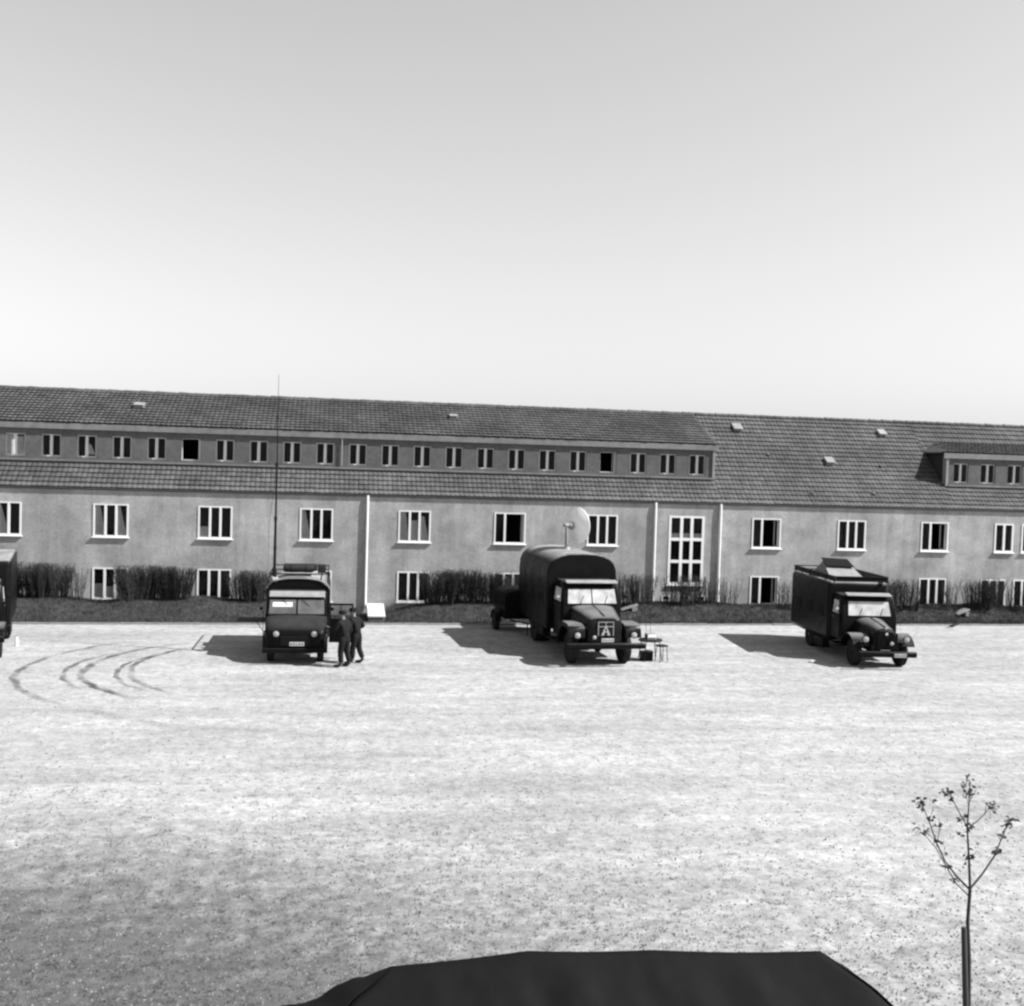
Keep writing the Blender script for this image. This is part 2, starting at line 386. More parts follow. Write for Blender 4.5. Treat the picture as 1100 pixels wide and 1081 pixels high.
def build_raw(mb, name, m, parent):          # keeps single-sided grids as they are
    mb.warp(lambda x, y, z: (x-BL.x, y-BL.y, z))
    me = bpy.data.meshes.new(name); me.from_pydata(mb.v, [], mb.f); me.materials.append(M[m]); return link(name, me, parent)
build_raw(wall_grid(MB(), X0, X1, -.3, EZ+.12, ops, WY, .3), 'wall', 'plaster', bld)
BY = 2*RY-EY-.3
gm = MB()
for xx, t in ((X0, .3), (X1-.3, .3)):
    gm = MB().prism_x([(WY+.302, -.3), (BY, -.3), (BY, EZ+.1), (RY, RZ-.15), (WY+.302, EZ+.1)], xx, xx+t)
    bpart(gm, 'gable_wall', 'plaster')
bpart(MB().box(X0+.3, X1-.3, BY-.3, BY, -.3, EZ+.1), 'rear_wall', 'plaster')
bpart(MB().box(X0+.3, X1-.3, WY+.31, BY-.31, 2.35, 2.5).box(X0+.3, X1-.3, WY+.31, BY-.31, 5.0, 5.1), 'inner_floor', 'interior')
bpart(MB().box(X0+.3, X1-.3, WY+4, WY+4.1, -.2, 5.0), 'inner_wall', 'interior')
# roof decks
def slab(mb, xa, xb, ya, za, yb, zb, t=.06):
    return mb.prism_x([(ya, za), (yb, zb), (yb, zb-t), (ya, za-t)], xa, xb)
def roofz(y): return EZ+(y-EY)*PT
dk = MB()
for xa, xb, full in ((X0-.2, D1[0], 1), (D1[0], D1[1], 0), (D1[1], D2[0], 1), (D2[0], D2[1], 2), (D2[1], X1+.2, 1)):
    slab(dk, xa, xb, EY, EZ, RY if full == 1 else DY+.1, RZ if full == 1 else roofz(DY+.1))
    if full == 0: slab(dk, xa-.1, xb+.1, FY, 7.80, RY, RZ+.02)
    if full == 2:
        dk.add([(xa-.2, FY, 7.80), (xb+.1, FY, 7.80), (xb+.1, D2B, roofz(D2B)+.02), (xa+.8, D2B, roofz(D2B)+.02), (xa-.2, 48.9, 7.80)], [(0, 1, 2, 3), (0, 3, 4)]); slab(dk, xa, xb, D2B-.05, roofz(D2B-.05), RY, RZ); slab(dk, xa-.1, xa+1.1, 48.7, roofz(48.7), D2B, roofz(D2B))
slab(dk, X0-.2, X1+.2, 2*RY-EY, EZ, RY, RZ)
bpart(dk, 'roof', 'deck')
# tiles: row 0.318 m, cover width 0.205 m
TR, TW = .318, .205
prof = [(-.5, .0), (-.28, .018), (0, .024), (.22, .012), (.5, .003)]
def tiles(mb, xa, xb, ya, za, yb, zb, skip, rng):
    L_ = math.hypot(yb-ya, zb-za); uy, uz = (yb-ya)/L_, (zb-za)/L_; ny, nz = -uz, uy
    nr = max(1, round(L_/TR)); row = L_/nr; nc = round((xb-xa)/TW); w = (xb-xa)/nc
    for r_ in range(nr):
        sag = .012*math.sin(r_*1.7)
        for c in range(nc):
            xc = xa+(c+.5)*w; dz = rng.uniform(-.006, .006); dx = rng.uniform(-.004, .004); tip = rng.uniform(-.008, .01)
            s0, s1 = r_*row-.035+tip, (r_+1)*row+.01
            if skip and skip(xc, ya+uy*(s0+s1)/2): continue
            vs = []
            for s_, lift in ((s0, .062), (s1, .004)):
                for u, h in prof:
                    hh = h+lift+dz; vs.append((xc+dx+u*w*.99, ya+uy*s_+ny*hh, za+uz*s_+nz*hh))
            n = len(prof)
            for u, h in prof:
                hh = h+.062+dz-.016; vs.append((xc+dx+u*w*.99, ya+uy*s0+ny*hh, za+uz*s0+nz*hh))
            mb.add(vs, [(k, k+1, n+k+1, n+k) for k in range(n-1)]+[(2*n+k, 2*n+k+1, k+1, k) for k in range(n-1)])
rng = random.Random(3)
def roof_tiles(name, *args):
    mb = MB()
    for a in args: tiles(mb, *(a if len(a) == 7 else a+(None,)), rng)
    mb.warp(lambda x, y, z: (x-BL.x, y-BL.y, z))
    me = bpy.data.meshes.new(name); me.from_pydata(mb.v, [], mb.f); me.materials.append(M['tile'])
    me.polygons.foreach_set('use_smooth', [True]*len(me.polygons)); me.set_sharp_from_angle(angle=R(50))
    return tag(link(name, me, bld), kind='stuff')
roof_tiles('main_roof_tiles', (X0-.2, D1[0]-.1, EY, EZ, RY, RZ), (D1[1]+.1, D2[0]-.1, EY, EZ, RY, RZ), (D2[1]+.1, X1+.2, EY, EZ, RY, RZ))
roof_tiles('lower_roof_tiles', (D1[0]-.1, D1[1]+.1, EY, EZ, DY+.02, roofz(DY+.02)), (D2[0]-.1, D2[1]+.1, EY, EZ, DY+.02, roofz(DY+.02)))
roof_tiles('dormer_roof_tiles', (D1[0]-.2, D1[1]+.2, FY, 7.82, RY, RZ+.02), (D2[0]-.2, D2[1]+.2, FY, 7.82, D2B, roofz(D2B)+.02, lambda x, y: x < D2[0]-.2+(y-FY)/(D2B-FY)*1.0))
bpart(MB().add([(D2[0]-.2, FY, 7.85), (D2[0]+.82, D2B, roofz(D2B)+.07), (D2[0]-.2, 48.95, 7.85), (D2[0]-.2, FY, 7.79), (D2[0]+.82, D2B, roofz(D2B)+.0), (D2[0]-.2, 48.95, 7.79)], [(0, 1, 2), (5, 4, 3), (0, 2, 5, 3), (0, 3, 4, 1), (1, 4, 5, 2)]), 'hip_end', 'tile')
roof_tiles('upper_roof_tiles', (D2[0]-.1, D2[0]+1.0, 48.78, roofz(48.78), D2B, roofz(D2B)), (D2[0]-.1, D2[1]+.1, D2B, roofz(D2B), RY, RZ))
rc = MB()
x = X0
while x < X1:
    zj = random.uniform(-.012, .012)
    rings = []
    for xx, rr in ((x, .12), (x+.36, .105)):
        rings.append([(xx, RY+rr*math.cos(a)*1.15, RZ+.0+zj+rr*math.sin(a)) for a in [PI*k/6 for k in range(7)]])
    k0 = len(rc.v); rc.add(rings[0]+rings[1], [(k, k+1, 8+k, 7+k) for k in range(6)]+[tuple(range(7))]); x += .34
build_raw(rc, 'ridge_tiles', 'tile', bld)['kind'] = 'stuff'
# gutter, fascias, dormer walls
def gutter(xa, xb, y, z, r=.036):
    g_ = MB(); ring = []
    for xx in (xa, xb):
        ring.append([(xx, y+r*math.cos(a), z+r*math.sin(a)) for a in [PI+PI*k/6 for k in range(7)]]+[(xx, y+(r-.012)*math.cos(a), z+(r-.012)*math.sin(a)) for a in [2*PI-PI*k/6 for k in range(7)]])
    return g_.loft(ring)
bpart(gutter(X0-.2, X1+.2, EY-.025, EZ-.02), 'gutter', 'zinc', smooth=40)
bpart(MB().box(X0, X1, EY-.005, WY-.002, EZ-.09, EZ-.065), 'soffit', 'deck')
for xa, xb in (D1, D2):
    bpart(MB().prism_x([(FY-.03, 7.55), (FY-.03, 7.80), (FY+.01, 7.80), (DY-.003, 7.62), (DY-.003, 7.55)], xa-.25, xb+.25), 'dormer_fascia', 'fascia')
dops = []
DC = [-12.96+1.4014*i for i in range(-8, 22)]+[29.66+1.42*i for i in range(10)]
for i, c in enumerate(DC): dops.append((c-.385, c+.385, 6.40, 7.32, 'd', i-8))
for xa, xb in (D1, D2):
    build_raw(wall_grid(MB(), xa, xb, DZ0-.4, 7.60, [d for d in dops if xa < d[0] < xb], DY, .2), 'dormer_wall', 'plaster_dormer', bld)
    yb_, zb_ = (RY, RZ) if xa == D1[0] else (D2B, roofz(D2B))
    for xx in (xa, xb-.12):
        bpart(MB().prism_x([(DY+.203, roofz(DY)-.1), (DY+.203, 7.80)]+([(yb_, zb_-.05)] if xa == D1[0] else [(48.85, 7.78)]), xx, xx+.12), 'dormer_cheek', 'shaded_cheek')
    bpart(MB().box(xb-.02, xb+.10, DY-.06, DY+.25, DZ0-.02, 7.60), 'corner_board', 'zinc')
    bpart(MB().box(xa-.10, xa+.02, DY-.06, DY+.25, DZ0-.02, 7.60), 'corner_board', 'zinc')
    bpart(MB().box(xa+.03, xb-.03, DY-.10, DY-.003, DZ0-.02, DZ0+.06), 'dormer_apron', 'fascia')
# windows
def window(xa, xb, za, zb, y, splits, fw, open_=(), curtain=None, sill=True, rows=None, proud=.025, dep=.07, mull=.1):
    """splits: pane widths as fractions; rows: heights as fractions from below"""
    fr = MB(); e = .003
    fr.box(xa+e, xa+fw, y-proud, y+dep, za+e, zb-e).box(xb-fw, xb-e, y-proud, y+dep, za+e, zb-e).box(xa+fw, xb-fw, y-proud, y+dep-.004, za+e, za+fw).box(xa+fw, xb-fw, y-proud, y+dep-.004, zb-fw*.8, zb-e)
    tot = sum(splits); xs = [xa+fw]; iw = xb-xa-2*fw
    for s_ in splits: xs.append(xs[-1]+iw*s_/tot)
    for xm in xs[1:-1]: fr.box(xm-mull/2, xm+mull/2, y-proud-.006, y+dep-.008, za+fw, zb-fw*.8)
    zs = [za+fw]; rows = rows or [1]; ih = zb-za-1.8*fw
    for s_ in rows: zs.append(zs[-1]+ih*s_/sum(rows))
    for zm in zs[1:-1]: fr.box(xa+fw, xb-fw, y-proud-.003, y+dep-.012, zm-mull/2, zm+mull/2)
    w = bpart(fr, 'window', 'white_paint')
    for i in range(len(splits)):
        for k in range(len(rows)):
            if i in open_: continue
            a = xs[i]+(mull/2 if i else 0); b = xs[i+1]-(mull/2 if i < len(splits)-1 else 0)
            c = zs[k]+(mull/2 if k else 0); d = zs[k+1]-(mull/2 if k < len(rows)-1 else 0)
            bpart(MB().box(a, b, y+.025, y+.031, c, d), 'pane', 'pane_glass', w)
    if open_:                                # casement swung inwards
        i = max(open_); hx = xs[i+1]-.02
        q = MB(); wd = (xs[i+1]-xs[i])*.55
        q.box(hx-.04, hx, y+dep+.01, y+dep+wd, za+fw, za+fw+.05).box(hx-.04, hx, y+dep+.01, y+dep+wd, zb-fw-.05, zb-fw).box(hx-.04, hx, y+dep+.01, y+dep+.06, za+fw+.05, zb-fw-.05).box(hx-.04, hx, y+dep+wd-.05, y+dep+wd, za+fw+.05, zb-fw-.05)
        bpart(q, 'open_casement', 'white_paint', w)
    if sill: bpart(MB().box(xa-.05, xb+.05, y-.09, y-.004, za-.05, za-.002), 'sill', 'white_paint', w, bevel=.01)
    for (i, f0, f1, lean) in (curtain or []):
        a, b = xs[i], xs[i+1]; h = zs[-1]-zs[0]; cu = MB(); n = 12; c0, c1 = zs[0]+h*f0, zs[0]+h*f1
        top = [(a+(b-a)*(t/n)*lean, y+.062+.006*math.sin(t*2.3), c1) for t in range(n+1)]; bot = [(a+(b-a)*(t/n), y+.062+.008*math.sin(t*2.3+.4), c0) for t in range(n+1)]
        cu.add(bot+top, [(t, t+1, n+2+t, n+1+t) for t in range(n)]); build_raw(cu, 'curtain', 'curtain', w)
CURT = {('U', 4): [(0, 0, 1, .45), (2, 0, 1, .3)], ('U', 5): [(0, 0, .35, 1)], ('U', 7): [(0, 0, 1, .55), (1, 0, .7, .8), (2, 0, .85, .5)], ('L', 4): [(0, 0, .5, 1), (1, 0, .4, 1), (2, 0, .55, .7)],
        ('U', 6): [(0, 0, 1, .35)], ('L', 8): [(0, 0, 1, .4), (1, 0, .9, .35)], ('U', 12): [(0, .0, .9, .8)], ('U', 3): [(1, 0, 1, .2)]}
for xa, xb, za, zb, kd, i in ops:
    if kd in 'UL':
        if i in (OPEN_U if kd == 'U' else OPEN_L): window(xa, xb, za, zb, WY, (1, 2.1), .065, open_=(1,), mull=.085)
        else: window(xa, xb, za, zb, WY, (1, 1, 1), .068, curtain=CURT.get((kd, i)), mull=.088)
    elif kd == 'D': window(xa, xb, za, zb, WY, (1, 1), .08)
    elif kd == 'E': window(xa, xb, za, zb, WY, (1, 1, 1), .11, rows=(1, 1.05, 1.02), mull=.13, proud=.015, dep=.07, curtain=[(0, .66, .76, 1), (1, .66, .76, 1), (2, .66, .76, 1)])
    elif kd == 'C': window(xa, xb, za, zb, WY, (1,), .05, sill=False)
for xa, xb, za, zb, kd, i in dops:
    if i in (5, 18): window(xa, xb, za, zb, DY, (1,), .03, open_=(0,), sill=False, proud=-.10, dep=.16)
    else: window(xa, xb, za, zb, DY, (1, 1), .05, sill=False, proud=-.07, dep=.13, mull=.12, curtain=[(0, 0, 1, .9), (1, 0, .9, .9)] if i == 0 else ([(1, .1, .6, .5)] if i == 2 else None))
# downpipes
for xp, zb_ in ((1.49, .3), (14.22, .6), (17.26, .6), (-14.6, .4), (34.7, .5)):
    bpart(MB().tube([(xp, EY-.025, EZ-.05), (xp, EY-.04, EZ-.2), (xp, WY-.075, EZ-.34), (xp, WY-.075, zb_)], .056, 10), 'downpipe', 'pipe_paint', smooth=50)
bpart(MB().tube([(.36, DY-.06, 7.56), (.36, DY-.06, 6.36)], .03, 8), 'dormer_downpipe', 'zinc', smooth=50)
# roof hatches and vents
def on_roof(px):
    d = ray(*px); t = (EZ-EY*PT-CAM_H)/(d.z-d.y*PT); return Vector((0, 0, CAM_H))+d*t
def on_shed(px):
    sl_ = (RZ-7.82)/(RY-FY); d = ray(*px); t = (7.82-FY*sl_-CAM_H)/(d.z-d.y*sl_); return Vector((0, 0, CAM_H))+d*t
for px, shed, sz in (((150, 438), 1, .42), ((487, 450), 1, .34), ((791, 461), 0, .42), ((890, 497), 0, .40), ((946, 467), 0, .36)):
    p = on_shed(px) if shed else on_roof(px); an = math.atan((RZ-7.82)/(RY-FY)) if shed else R(40)
    mt = Matrix.Rotation(an, 3, 'X'); nn = mt @ Vector((0, 0, 1))
    h = bpart(MB().obox(p+nn*.08, (sz, sz*1.15, .14), mt), 'roof_hatch', 'zinc', bevel=.012)
    lid = Matrix.Rotation(an-R(7), 3, 'X')
    bpart(MB().obox(p+nn*.18, (sz*1.08, sz*1.25, .03), lid), 'lid', 'hatch_canvas' if px[0] in (791, 890) else 'zinc', h, bevel=.006)
for px in ((825, 490), (872, 531), (946, 502), (938, 532)):
    p = on_roof(px); mt = Matrix.Rotation(R(40), 3, 'X'); nn = mt @ Vector((0, 0, 1))
    v_ = MB().tube([p-nn*.02, p+nn*.12], [.10, .085], 10)
    bpart(v_, 'roof_vent', 'vent_dark', smooth=50)

# ------------------------------------------------------------------ bank, kerb, hatch
def bank_h(x, y):
    foot = 43.25+(x+12)*.021
    t = max(0, min(1, (y-foot)/1.55)); t = t*t*(3-2*t)
    gap = 1.0
    if -1.6 < x < 4.4:
        gap = max(max(0, min(1, (-.4-x)/1.2)), max(0, min(1, (x-2.0)/2.4)))
    return (.64+.06*math.sin(x*.9)+.04*math.sin(x*2.3+1))*t*gap
bk = MB(); nx, ny = 300, 14
xs = [X0-6+(X1-X0+12)*i/nx for i in range(nx+1)]
for j in range(ny+1):
    for x in xs:
        foot = 43.25+(x+12)*.021-.1; y = foot+(WY+.02-foot)*j/ny
        bk.v.append((x, y, bank_h(x, y)+.006+(random.uniform(0, .05) if 0 < j < ny and bank_h(x, y) > .1 else 0)))
bk.f = [(j*(nx+1)+i, j*(nx+1)+i+1, (j+1)*(nx+1)+i+1, (j+1)*(nx+1)+i) for j in range(ny) for i in range(nx)]
tag(bk.build('grass_bank', 'soil', smooth=60), kind='structure')
def blade(mb):
    while True:
        x = random.uniform(-16, 37); foot = 43.25+(x+12)*.021; y = random.uniform(foot-.15, WY-.1); z = bank_h(x, y)
        if z > .02 or random.random() < .12: break
    for k in range(3):
        a = random.random()*6.28; l = random.uniform(.05, .15); w = random.uniform(.004, .010); b = Vector((x+random.uniform(-.1, .1), y+random.uniform(-.1, .1), z))
        u = Vector((math.cos(a), math.sin(a), 0)); s_ = Vector((-u.y, u.x, 0))*w
        mb.add([b-s_, b+s_, b+u*l*.35+Vector((0, 0, l*.9))], [(0, 1, 2)])
scatter('bank_grass', 'grass', 'dull grass covering the low bank along the barrack wall', 'grass', 60000, blade)
kb = bpy.data.objects.new('kerb', None); COL.objects.link(kb); kb['kind'] = 'structure'; kb.location = (0, 43, 0)
km = MB().box(-.49, .49, -.06, .06, -.05, .07).mesh('kerb_stone', 'kerb_concrete')
for i in range(-16, 38):
    x = i+.5; o = link('kerb_stone', km, kb, (x, 43.08+(x+12)*.021-43+random.uniform(-.02, .02), random.uniform(-.025, .0)), (0, random.uniform(-.01, .01), .021+random.uniform(-.01, .01)))
hb = thing('stair_parapet', 'white sloped concrete block at the foot of the left downpipe', 'concrete block', (1.85, 45, 0))
MB().prism_x([(-.85, 0), (-.85, .18), (.85, .46), (.85, 0)], -.26, .38).build('base', 'kerb_concrete', hb, bevel=.015)
MB().prism_x([(-.9, .185), (-.9, .25), (.86, .54), (.86, .465)], -.30, .42).build('cap', 'concrete', hb, bevel=.012)
for nm, px, lab, L_ in (('concrete_slab', (675, 642), 'pale concrete slab leaning on the bank right of the dish truck', .75), ('concrete_slab', (1032, 644), 'pale sloping slab between shrubs below the rightmost windows', .6)):
    p = FX(px[0], px[1], 45.0)
    s_ = thing(nm, lab, 'concrete slab', (p.x, 45.0, bank_h(p.x, 45.0)))
    MB().prism_y([(-L_/2, -.06), (L_/2, .17), (L_/2, .24), (-L_/2, .01)], -.3, .25).build('slab', 'kerb_concrete', s_, bevel=.012)
    MB().box(.1, L_/2-.04, -.3, .25, -.1, .11).build('support', 'kerb_concrete', s_, bevel=.01)

# ------------------------------------------------------------------ shrubs along the wall
def shrub_mesh(seed, n, w, h, twigs, spread):
    r = random.Random(seed); st = MB(); tw = MB()
    for _ in range(n):
        bx, by = r.uniform(-w*.35, w*.35), r.uniform(-.22, .22)
        tx, ty = bx+r.uniform(-spread, spread)+bx*.5, by*1.4+r.uniform(-.15, .15); hh = h*r.uniform(.76, 1.04)
        p0, p3 = Vector((bx, by, -.05)), Vector((tx, ty, hh)); mid = p0.lerp(p3, .5)+Vector((r.uniform(-.05, .05), r.uniform(-.05, .05), 0))
        st.tube([p0, mid, p3], [.014, .010, .004], 3, False)
        for _k in range(twigs):
            t = r.uniform(.25, .98); q = (p0.lerp(mid, t*2) if t < .5 else mid.lerp(p3, t*2-1)); l = r.uniform(.10, .28); a = r.random()*6.28
            e = q+Vector((math.cos(a)*l*.5, math.sin(a)*l*.4, l*.85)); e.z = min(e.z, h*1.05)
            tw.tube([q, e], [.007, .003], 3, False)
            if r.random() < .5:
                c = e; s_ = r.uniform(.012, .03); d = Vector((r.uniform(-1, 1), r.uniform(-1, 1), r.uniform(-1, 1))).normalized(); d2 = d.orthogonal()
                tw.add([c, c+d*s_+d2*s_*.5, c+d*s_*2, c+d*s_-d2*s_*.5], [(0, 1, 2, 3)])
    a = bpy.data.meshes.new('stems'); a.from_pydata(st.v, [], st.f); a.materials.append(M['twig'])
    b = bpy.data.meshes.new('twigs'); b.from_pydata(tw.v, [], tw.f); b.materials.append(M['twig'])
    return a, b
DENSE = [shrub_mesh(s, 120, 1.5, 1.34, 18, .12) for s in (1, 2, 3)]
MIDD = [shrub_mesh(s, 70, 1.3, 1.33, 8, .10) for s in (4, 5)]
THIN = [shrub_mesh(s, 32, 1.0, 1.32, 4, .2) for s in (6, 7)]
SHRUBS = [(32, DENSE, 'dense dark shrub next to the truck cut off at the left edge'),
 (56, DENSE, 'dense dark shrub second from the left edge'),
 (80, THIN, 'thinner shrub just left of the lower window with white curtains'),
 (147, DENSE, 'dark shrub just right of the white-curtained lower window'),
 (167, DENSE, 'dark shrub in the middle of the dense row left of the second lower window'),
 (189, DENSE, 'dark shrub just left of the second uncurtained lower window'),
 (260, MIDD, 'shrub between the second lower window and the antenna truck'),
 (279, DENSE, 'dense shrub directly behind the left side of the antenna truck'),
 (472, DENSE, 'dark shrub overlapping the lower window right of the white downpipe'),
 (496, DENSE, 'dark shrub in the middle of the dense row left of the trailer'),
 (519, DENSE, 'dark shrub at the right end of the dense row left of the trailer'),
 (548, MIDD, 'shrub behind the trailer beside the dish truck'),
 (672, MIDD, 'twiggy bare shrub just right of the dish truck'),
 (690, MIDD, 'twiggy bare shrub against the left of the two close downpipes'),
 (722, THIN, 'sparse bare shrub below the left side of the tall stair window'),
 (742, MIDD, 'bare shrub below the middle of the tall stair window'),
 (759, THIN, 'sparse bare shrub between the tall stair window and the right downpipe'),
 (784, THIN, 'thin bare shrub right of the rightmost white downpipe'),
 (843, THIN, 'sparse bare shrub right behind the hatch-roofed truck'),
 (957, MIDD, 'bare twiggy shrub right of the cab of the hatch-roofed truck'),
 (976, MIDD, 'bare twiggy shrub left of the rightmost three-pane lower window'),
 (1022, THIN, 'sparse bare shrub right of the rightmost three-pane lower window'),
 (1050, MIDD, 'bare bushy shrub right of the pale slab near the right edge'),
 (1068, MIDD, 'bare bushy shrub second from the right edge'),
 (1092, THIN, 'sparse bare shrub at the right edge of the picture')]
for k, (px, kind, lab) in enumerate(SHRUBS):
    p = FX(px, 630, 45.25); z = bank_h(p.x, 45.25)
    a, b = kind[k % len(kind)]
    hz = random.uniform(.92, 1.06)
    t = thing('shrub', lab, 'shrub', (p.x, 45.25+random.uniform(-.15, .15), z), random.uniform(-.3, .3)+(PI if k % 2 else 0), 'shrubs along the barrack wall')
    t.scale = (random.uniform(.95, 1.12), 1, hz)
    tag(link('stems', a, t), kind='stuff'); tag(link('twigs', b, t), kind='stuff')

# ------------------------------------------------------------------ vehicles
def tyre_mesh(r, w):
    pr = [(r*.60, -w*.40), (r*.78, -w*.5), (r*.93, -w*.49), (r*.985, -w*.40), (r, -w*.22), (r*.985, -w*.20), (r, -w*.16), (r, 0), (r*.985, .02*w), (r, .06*w), (r, w*.22), (r*.985, w*.40), (r*.93, w*.49), (r*.78, w*.5), (r*.60, w*.40)]
    return MB().lathe(pr, axis='x', n=32)
def wheel(parent, x, y, r, w, dual=False, side=1):
    o = tyre_mesh(r, w).build('wheel', 'rubber', parent, smooth=35); o.location = (x, y, r)
    s = side
    MB().lathe([(r*.60, s*w*.30), (r*.56, s*w*.36), (r*.50, s*w*.20), (r*.34, s*w*.12), (r*.30, s*w*.30), (r*.16, s*w*.34), (r*.14, s*w*.5), (.002, s*w*.52)], axis='x', n=24).build('rim', 'paint_dusty', o, smooth=40)
    nb = MB()
    for k in range(8):
        a = k*PI/4; nb.lathe([(.02, s*w*.20), (.02, s*w*.34)], (0, r*.40*math.cos(a), r*.40*math.sin(a)), 'x', 6)
    nb.build('wheel_nuts', 'black_metal', o)
    if dual:
        o2 = tyre_mesh(r, w).build('wheel', 'rubber', parent, smooth=35); o2.location = (x-side*w*1.15, y, r)
def arch_loop(hw, z0, zs, zt, n=9, pw=2.4):
    """cross-section with arched top: list of (x,z)"""
    pts = [(-hw, z0)]
    for k in range(n+1):
        a = PI-PI*k/n; c, s = math.cos(a), math.sin(a)
        pts.append((hw*math.copysign(abs(c)**(2/pw), c), zs+(zt-zs)*abs(s)**(2/pw)))
    pts.append((hw, z0)); return pts
def arched(mb, stations):
    return mb.loft([[(x, y, z) for x, z in arch_loop(hw, z0, zs, zt, 12, pw)] for y, hw, z0, zs, zt, pw in stations])
def headlight(parent, x, y, z, r):
    o = MB().lathe([(.02, .22), (r*.55, .18), (r*.95, .06), (r*1.06, 0), (r*1.06, -.02), (r*.95, -.02), (r*.9, .0), (.002, .01)], (0, 0, 0), 'y', 20).build('headlight', 'black_metal', parent, smooth=50); o.location = (x, y, z)
    MB().lathe([(r*.92, -.012), (r*.7, -.024), (r*.35, -.033), (.002, -.036)], (0, 0, 0), 'y', 20).build('lens', 'lamp_lens', o, smooth=60)
    return o
GLY = {'0': ['111','101','101','101','111'], '1': ['010','110','010','010','111'], '2': ['111','001','111','100','111'], '3': ['111','001','011','001','111'], '4': ['101','101','111','001','001'], '5': ['111','100','111','001','111'], '6': ['111','100','111','101','111'], '7': ['111','001','010','010','010'], '8': ['111','101','111','101','111'], '9': ['111','101','111','001','111']}
def plate(parent, x, y, z, w, h):
    o = MB().box(-w/2, w/2, -.01, .01, -h/2, h/2).build('number_plate', 'plate', parent); o.location = (x, y, z)
    # the photograph shows only illegible dark strokes
    k = MB()
    for i in range(5): 
        a = -w*.38+i*w*.19; k.box(a-w*.045, a+w*.045, -.0135, -.0105, -h*.26, h*(.1 if i == 2 else .26))
    k.build('strokes', 'plate_ink', o)
def mirror(parent, x, y, z, side, shiny=True):
    o = MB().tube([(0, 0, 0), (side*.10, -.04, .08), (side*.14, -.045, .10)], .012, 6).build('mirror', 'black_metal', parent); o.location = (x, y, z)
    MB().lathe([(.002, -.025), (.05, -.018), (.06, 0), (.002, .01)], (side*.15, -.05, .13), 'y', 16).build('mirror_head', 'chrome' if shiny else 'paint', o, smooth=50)
def fender_arc(y0, zc, r_out, a0, a1, t=.04, n=12, sz=1.0):
    o = [(y0-r_out*math.cos(a0+(a1-a0)*k/n), zc+sz*r_out*math.sin(a0+(a1-a0)*k/n)) for k in range(n+1)]
    i = [(y0-(r_out-t)*math.cos(a0+(a1-a0)*k/n), zc+sz*(r_out-t)*math.sin(a0+(a1-a0)*k/n)) for k in range(n+1)]
    return o+i[::-1]

